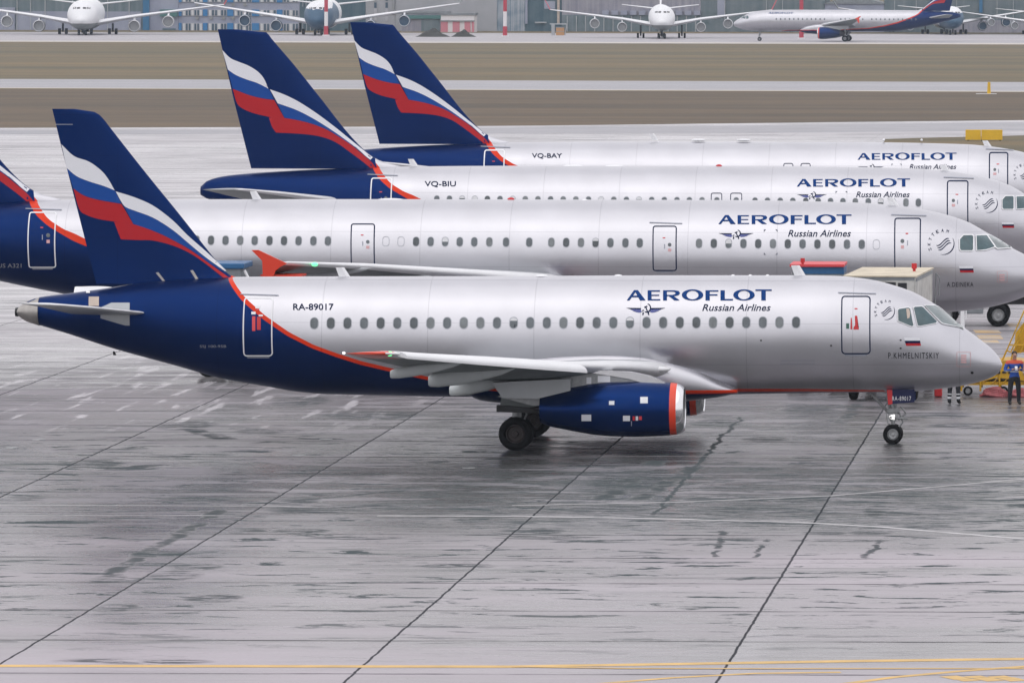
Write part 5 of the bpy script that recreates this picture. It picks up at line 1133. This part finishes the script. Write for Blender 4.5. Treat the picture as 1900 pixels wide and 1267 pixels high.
    z0 = zc + .8*r; bm = bmesh.new(); prism(bm, [(-L+11*k, z0), (-L+3.0*k, z0), (-L-1.5*k, z0+8.2*k), (-L+1.2*k, z0+8.4*k)], 'Y', -.2*k, .2*k); build('fin', bm, M['white'], root)
    for gx, gy, n in ((-5.5*k, 0, 1), (-27*k, 5.2*k, 2), (-27*k, -5.2*k, 2), (-27.5*k, 0, 2)):
        bm = bmesh.new(); cyl(bm, (gx, gy, .5*k), (gx, gy, zc-.6*r), .22*k, None, 10)
        for s in (-1, 1):
            for dx in ((-.75*k, .75*k) if n == 2 else (0,)): cyl(bm, (gx+dx, gy+s*.45*k, .62*k), (gx+dx, gy+s*.95*k, .62*k), .62*k, None, 16)
        build('landing_gear', bm, M['rubber'], root, True, 40)
    for s, a, b in ((-1,.10,.30),(-1,.36,.56),(1,.10,.30),(1,.36,.56)):
            bm = bmesh.new(); z_ = zc + .42*r
            poly(bm, [(s*a*r, z_), (s*b*r, z_-.01*r), (s*b*r, z_+.09*r), (s*a*r, z_+.11*r)])
            for v in bm.verts:
                yy = v.co.x; zz = v.co.z; lo, hi = -7*k, -.02
                for _ in range(26):
                    mid = (lo+hi)/2
                    t, b_, w_ = float(B.zt(mid)), float(B.zb(mid)), float(B.wd(mid)); h = (t-b_)/2
                    ins = (yy/w_)**2 + ((zz-(t+b_)/2)/h)**2 < 1
                    if ins: lo = mid
                    else: hi = mid
                v.co = (lo + .06, yy, zz)
            build('cockpit_window', bm, M['dark'], root)
    return root
M['navy_far'] = pbr('navy_far', (.02, .075, .14), .45)
widebody(150, 66.5, 1.04, 6.5, 'white four engined airliner at the far left, in front of the pale green hangar', fat=1.04, zcm=4.2, dih=.62)
widebody(588, 67, 1.04, 4.0, 'wide-body airliner with a dark navy nose in front of the blue windowed building', fat=1.02, zcm=4.3, dih=.72, nose=M['navy_far'])
widebody(1229, 73, .84, 5.0, 'white four engined airliner right of the middle banded pole, in front of the lilac hangar', fat=1.06, zcm=5.2, dih=.55)
widebody(1655, 61, .55, 4.0, 'small distant white airliner seen over the crown of the far silver and navy one', group='wide-body airliners facing the camera across the runway')
wr = widebody(1772, 65.5, .84, 8.0, 'airliner mostly hidden behind the far navy tail, right wing and engines reaching the frame edge', nose=M['navy_far'], zcm=4.6)
widebody(1962, 66, .7, 12.0, 'airliner cut off by the right edge of the frame, only one wing and engines showing')
# far narrow-body, nose to the left
gx, gy = G(1369, 76.5); sF = (1783-1361)/44.0; sc = F/gy/sF
ra, ba, ma_, mb_ = airbus(321, (0,0,0), 0, 'far silver narrow-body across the runway pointing left, navy tail and belly', side=1, near=False, windows=[8.5+.85*k for k in range(12)] + [21+.85*k for k in range(6)] + [27+.85*k for k in range(11)])
xn, zn = W2(1361, 48, gy); ra.location = (xn, gy, 0); ra.rotation_euler = (0, 0, R(180 - 2.5)); ra.scale = (1/sc,)*3

# ------------------------------------------------------------------ red and white poles
for px, py, h, lab in ((605, 67, 14, 'red and white banded pole in front of the navy nosed airliner'), (937, 68.5, 14, 'red and white banded pole at the corner of the big pale hangar'), (1487, 72.5, 14, 'red and white banded pole in front of the far silver narrow-body')):
    x, y = G(px, py); bm = bmesh.new(); z = 0; k = 0; hs_ = 2.05
    ph = {605: (2.1, 5.2, 8.2), 937: (2.2, 5.4, 8.4), 1487: (2.3, 5.6, 8.8)}[px]
    lv = [0, ph[0], ph[1], ph[2], 12, 15]
    for i in range(5): cyl(bm, (0,0,lv[i]), (0,0,lv[i+1]), .48 if i == 0 else .40, None, 14, i % 2, True)
    box(bm, (0,0,.12), (1.5,1.5,.24), 1)
    o = build('banded_pole', bm, [M['pole_red'], M['pole_white']]); o.location = (x, y, 0); tag(o, lab, 'pole', 'red and white banded poles by the runway')

# ------------------------------------------------------------------ hangars and halls
YB = 1478.0
def bw(px): return W2(px, 40, YB)[0]
def bz(py): return W2(1000, py, YB)[1]
def corr(name, c, c2, wv, rough=.7):
    m = bpy.data.materials.new(name); m.use_nodes = True; nt = m.node_tree; b = nt.nodes["Principled BSDF"]; tc = N(nt, "TexCoord")
    s = N(nt, "SeparateXYZ"); nt.links.new(tc.outputs['Object'], s.inputs[0])
    no = N(nt, "TexNoise", noise_dimensions='1D'); no.inputs['Scale'].default_value = wv; no.inputs['Detail'].default_value = 3; nt.links.new(s.outputs['X'], no.inputs['W'])
    n2 = N(nt, "TexNoise"); n2.inputs['Scale'].default_value = .35; n2.inputs['Detail'].default_value = 6; nt.links.new(tc.outputs['Object'], n2.inputs[0])
    ad = N(nt, "Math", operation='ADD'); nt.links.new(no.outputs[0], ad.inputs[0]); nt.links.new(n2.outputs[0], ad.inputs[1])
    r = N(nt, "ValToRGB"); r.color_ramp.elements[0].position = .38; r.color_ramp.elements[1].position = .62; r.color_ramp.elements[0].color = (*c, 1); r.color_ramp.elements[1].color = (*c2, 1)
    hv = N(nt, "Math", operation='MULTIPLY'); hv.inputs[1].default_value = .5; nt.links.new(ad.outputs[0], hv.inputs[0]); nt.links.new(hv.outputs[0], r.inputs[0]); nt.links.new(r.outputs[0], b.inputs['Base Color']); b.inputs['Roughness'].default_value = rough
    return m
MH = {'teal': corr('teal_sheet', (.09,.135,.15), (.16,.20,.22), .9), 'teal_dark': corr('teal_sheet_dark', (.03,.08,.11), (.08,.13,.155), .8), 'lilac': corr('lilac_sheet', (.20,.20,.25), (.31,.30,.34), 1.2), 'pale': corr('pale_panel', (.31,.32,.34), (.36,.365,.39), .12),
      'lav': corr('lavender_render', (.25,.27,.36), (.31,.33,.41), .3), 'striped': corr('striped_sheet', (.10,.17,.23), (.42,.44,.48), 2.6), 'woods': corr('shed_green', (.08,.12,.135), (.16,.19,.205), .5)}
MB = {'blue': pbr('blue_panel', (.01,.17,.42), .5), 'blue_dark': pbr('blue_column', (.01,.13,.28), .5), 'frame': pbr('window_frame', (.42,.42,.45), .5), 'glass': pbr('window_glass', (.05,.09,.13), .15), 'roof_g': pbr('green_roof', (.05,.16,.15), .6), 'earth': pbr('earth', (.05,.05,.045), .95, dirt=.4, dscale=.8, bump=.5), 'orange': pbr('crate_orange', (.45,.24,.10), .7), 'pink': pbr('pink_stripe', (.55,.2,.24), .7)}
def hall(name, lab, x0, x1, mat, h=17, dep=26, y=YB, roof='flat', cat='hangar', group=None):
    xa, xb = W2(x0, 40, y)[0], W2(x1, 40, y)[0]; root = empty(name, ((xa+xb)/2, y, 0)); tag(root, lab, cat, group)
    wd = xb - xa; bm = bmesh.new(); box(bm, (0, dep/2, h/2), (wd, dep, h)); build('wall', bm, mat, root)
    bm = bmesh.new()
    if roof == 'gable': prism(bm, [(-wd/2-.4, h), (wd/2+.4, h), (0, h+wd*.16)], 'Y', -.4, dep)
    else: box(bm, (0, dep/2, h+.25), (wd+.5, dep+.5, .5))
    build('roof', bm, M['truck_grey'], root); return root, wd
def pc(root, name, x0, x1, y0, y1, mat, proud=.15, y=YB, dz=.12, parent=None):
    """facade piece given in photo px; proud of the wall"""
    xa, xb = W2(x0, 40, y)[0], W2(x1, 40, y)[0]; za, zb = W2(1000, y1, y)[1], W2(1000, y0, y)[1]
    bm = bmesh.new(); box(bm, ((xa+xb)/2 - root.location.x, -proud/2 - (.02 if parent is None else 0) + .0, (za+zb)/2), (xb-xa, proud, zb-za)); return build(name, bm, mat, parent or root)
h1, _ = hall('hangar', 'pale green ribbed hangar at the far left behind the white airliner', -60, 265, MH['teal'])
for px in (32, 57, 84, 135, 200, 240): pc(h1, 'rib', px-.7, px+.7, -60, 62, M['wing_grey'], .4)
pc(h1, 'low_door', -20, 28, 17, 63, MH['lav'], .5); pc(h1, 'low_band', 30, 262, 24, 63, MH['lav'], .25)
h2, _ = hall('corner_tower', 'bright blue column and lavender wall right of the far left hangar', 266, 331, MH['lav'], 18, cat='building')
pc(h2, 'column', 266, 277.5, -60, 64, MB['blue_dark'], .8); pc(h2, 'canopy', 298, 330, 20, 33, MB['roof_g'], 1.2); pc(h2, 'doorway', 302, 326, 55, 64, MH['teal_dark'], .3)
h3, _ = hall('terminal_building', 'long lavender office building with rows of windows and bright blue panels', 331.5, 556, MH['lav'], 19, cat='building')
for y0, y1 in ((-4, 6.5), (20, 32), (45, 61.5)):
    px = 335; k = 0
    for pa_, pb_ in ((329.5,337),(377,385),(422,433),(468,481),(514,524)): pc(h3, 'blue_panel', max(332,pa_), pb_, y0, y1, MB['blue'], .3)
    for a_, b_ in ((339,376),(387,421),(435,467),(483,513),(526,554)):
        f = pc(h3, 'window', a_, b_, y0+.3, y1-.3, MB['frame'], .22); n = max(3, int((b_-a_)/5.2)); w_ = (b_-a_)/n
        for q in range(n): pc(h3, 'pane', a_+q*w_+.9, a_+(q+1)*w_-1.0, y0+1.0, y1-1.0, MB['glass'] if (q*7+int(a_)) % 3 else M['blind'], .29, parent=f)
for yy in (12, 37):
    for px in (366, 392, 415, 433, 455): 
        q = W2(px, yy-3, YB); bm = bmesh.new(); cyl(bm, (q[0]-h3.location.x, -.15, q[1]), (q[0]-h3.location.x, -.35, q[1]), .42, None, 16); build('vent', bm, M['gear'], h3)
h4, _ = hall('ribbed_hall', 'dark teal ribbed hall behind the navy nosed airliner', 556.5, 678, MH['teal_dark'], 18)
for px in range(562, 600, 6): pc(h4, 'rib', px-.5, px+.5, -50, 14, M['wing_grey'], .3)
for px in range(534, 600, 7): pc(h4, 'rib', max(557,px-.5), max(558,px+.5), 43, 62, M['wing_grey'], .3)
h5, _ = hall('stair_tower', 'light grey stair tower with two columns of narrow windows', 678.5, 733, MH['pale'], 20, cat='building')
for px in (696.5, 717.5):
    for y0, y1, mt in ((-5,3,'glass'),(6,16,'glass'),(17,29,'frame'),(32,40,'frame')): pc(h5, 'window', px-2.2, px+2.2, y0, y1, MB[mt], .2)
pc(h5, 'pipe', 728, 732, -50, 28, M['gear'], .5)
h6, _ = hall('big_hangar', 'big blank pale grey hangar wall behind the two dark earth heaps', 733.5, 922, MH['pale'], 20)
h7, _ = hall('low_shed', 'low green roofed shed in front of the big pale hangar', 745, 828, MH['lilac'], 4.2, 8, YB-14, cat='shed')
pc(h7, 'roof_band', 744, 829, 29.5, 36, MB['roof_g'], .6, YB-14); pc(h7, 'door', 782, 816, 37, 64, MH['teal'], .2, YB-14)
h8, _ = hall('striped_shed', 'pink and white striped shed beside the low green one', 818, 880, M['pole_white'], 3.9, 6, YB-24, cat='shed')
for a_, b_ in ((818,831),(840,853),(862,873),(875.5,880)): pc(h8, 'stripe', a_, b_, 41, 66, MB['pink'], .15, YB-24)
pc(h8, 'roof_edge', 817, 881, 38.5, 41, M['gear'], .4, YB-24)
def heap(px, py, w_, h_, lab):
    x, y = G(px, py); bm = bmesh.new(); rnd = random.Random(int(px)); bmesh.ops.create_grid(bm, x_segments=40, y_segments=20, size=1)
    for v in bm.verts:
        u, q = v.co.x, v.co.y; d = min(1, math.hypot(u, q)); z = (1-d)**1.15*(1+.12*math.sin(9*u+3*q)+.08*math.sin(17*q-5*u)) + .02*rnd.random()
        v.co = (u*w_/2, q*w_/3.2, max(0, z)*h_ + (-.05 if d > .98 else 0))
    o = build('earth_heap', bm, MB['earth'], None, True); o.location = (x, y, 0); tag(o, lab, 'earth heap', 'dark earth heaps by the striped shed')
heap(803, 69, 7.6, 1.9, 'larger dark earth heap left of the striped shed'); heap(860, 69, 5.6, 1.6, 'smaller dark earth heap right in front of the striped shed')
h9, _ = hall('striped_hall', 'hall clad in blue and white vertical strips behind the middle banded pole', 922.5, 974, MH['striped'], 19)
h10, _ = hall('glazed_hall', 'dark teal glazed hall right of the striped one', 974.5, 1042, MH['teal_dark'], 18)
pc(h10, 'pillar', 1034, 1038.5, -50, 45, M['tan'], .5); pc(h10, 'blue_window', 1010, 1030, 3, 17, MH['lav'], .2); pc(h10, 'ledge', 993, 1014, 41, 43.5, M['wing_grey'], .6); pc(h10, 'pillar', 968.5+6, 979, -50, 45, MH['lav'], .4)
h11, _ = hall('lilac_hangar', 'lilac corrugated hangar behind the middle white airliner', 1042.5, 1300, MH['lilac'], 19)
pc(h11, 'lower_glazing', 1043, 1299, 28, 64, MH['teal'], .3)
for px in range(1052, 1300, 17): pc(h11, 'pillar', px, px+1.6, 30, 62, M['wing_grey'], .6)
for px in range(1118, 1300, 17): pc(h11, 'drip_hood', px, px+12, 20, 28, MH['lav'], .9)
x, y = G(1041, 66); bm = bmesh.new(); box(bm, (0,0,.85), (1.7,1.6,1.7), 0, .05); box(bm, (0,0,1.75), (1.85,1.75,.1), 1); box(bm, (0,-.82,.85), (1.75,.05,.12), 1); o = build('cargo_crate', bm, [MB['orange'], M['gear']]); o.location = (x, y-2, 0); tag(o, 'orange cargo crate standing in front of the lilac hangar', 'crate')
x, y = G(1027, 66); bm = bmesh.new(); box(bm, (0,0,1.2), (.7,.7,2.4)); box(bm, (1.1,0,2.5), (3.6,.9,.25)); cyl(bm, (2.6,0,.1), (3.0,0,2.5), .12); o = build('loading_frame', bm, M['wing_grey']); o.location = (x, y-1, 0); tag(o, 'pale loading frame beside the orange cargo crate', 'frame')
h12, _ = hall('green_hangar', 'dark green hangar behind the nose of the far silver narrow-body', 1300.5, 1530, MH['woods'], 18)
for px in (1345, 1422, 1452, 1490): pc(h12, 'rib', px-.6, px+.6, -50, 40, M['wing_grey'], .3)
pc(h12, 'blue_wall', 1331, 1345, -50, 30, MH['lav'], .25)
h13, _ = hall('gabled_hall', 'pale lavender hall behind the far silver narrow-body', 1530.5, 1640, MH['lav'], 6.6, 22, roof='gable')
h14, _ = hall('green_hall', 'wide grey green hall behind the navy far tail at the right edge', 1640.5, 2010, MH['woods'], 18)
pc(h14, 'column', 1817, 1823, -50, 22, MB['blue_dark'], .6); pc(h14, 'lower_band', 1765, 2008, 36, 63, MH['lilac'], .3)
for px in (1660, 1700, 1775, 1850, 1880): pc(h14, 'rib', px-.5, px+.5, -50, 34, M['wing_grey'], .3)

# ------------------------------------------------------------------ damp air
bm = bmesh.new(); box(bm, (0, 850, 15), (1700, 1790, 32)); hz_ = build('haze', bm, [bpy.data.materials.new('haze')]); hz_['kind'] = 'stuff'
hm = hz_.data.materials[0]; hm.use_nodes = True; hn = hm.node_tree; hn.nodes.remove(hn.nodes["Principled BSDF"])
pv = hn.nodes.new("ShaderNodeVolumePrincipled"); pv.inputs['Density'].default_value = .00009; pv.inputs['Color'].default_value = (.74, .85, 1.0, 1); pv.inputs['Anisotropy'].default_value = .3
hn.links.new(pv.outputs[0], hn.nodes["Material Output"].inputs['Volume'])
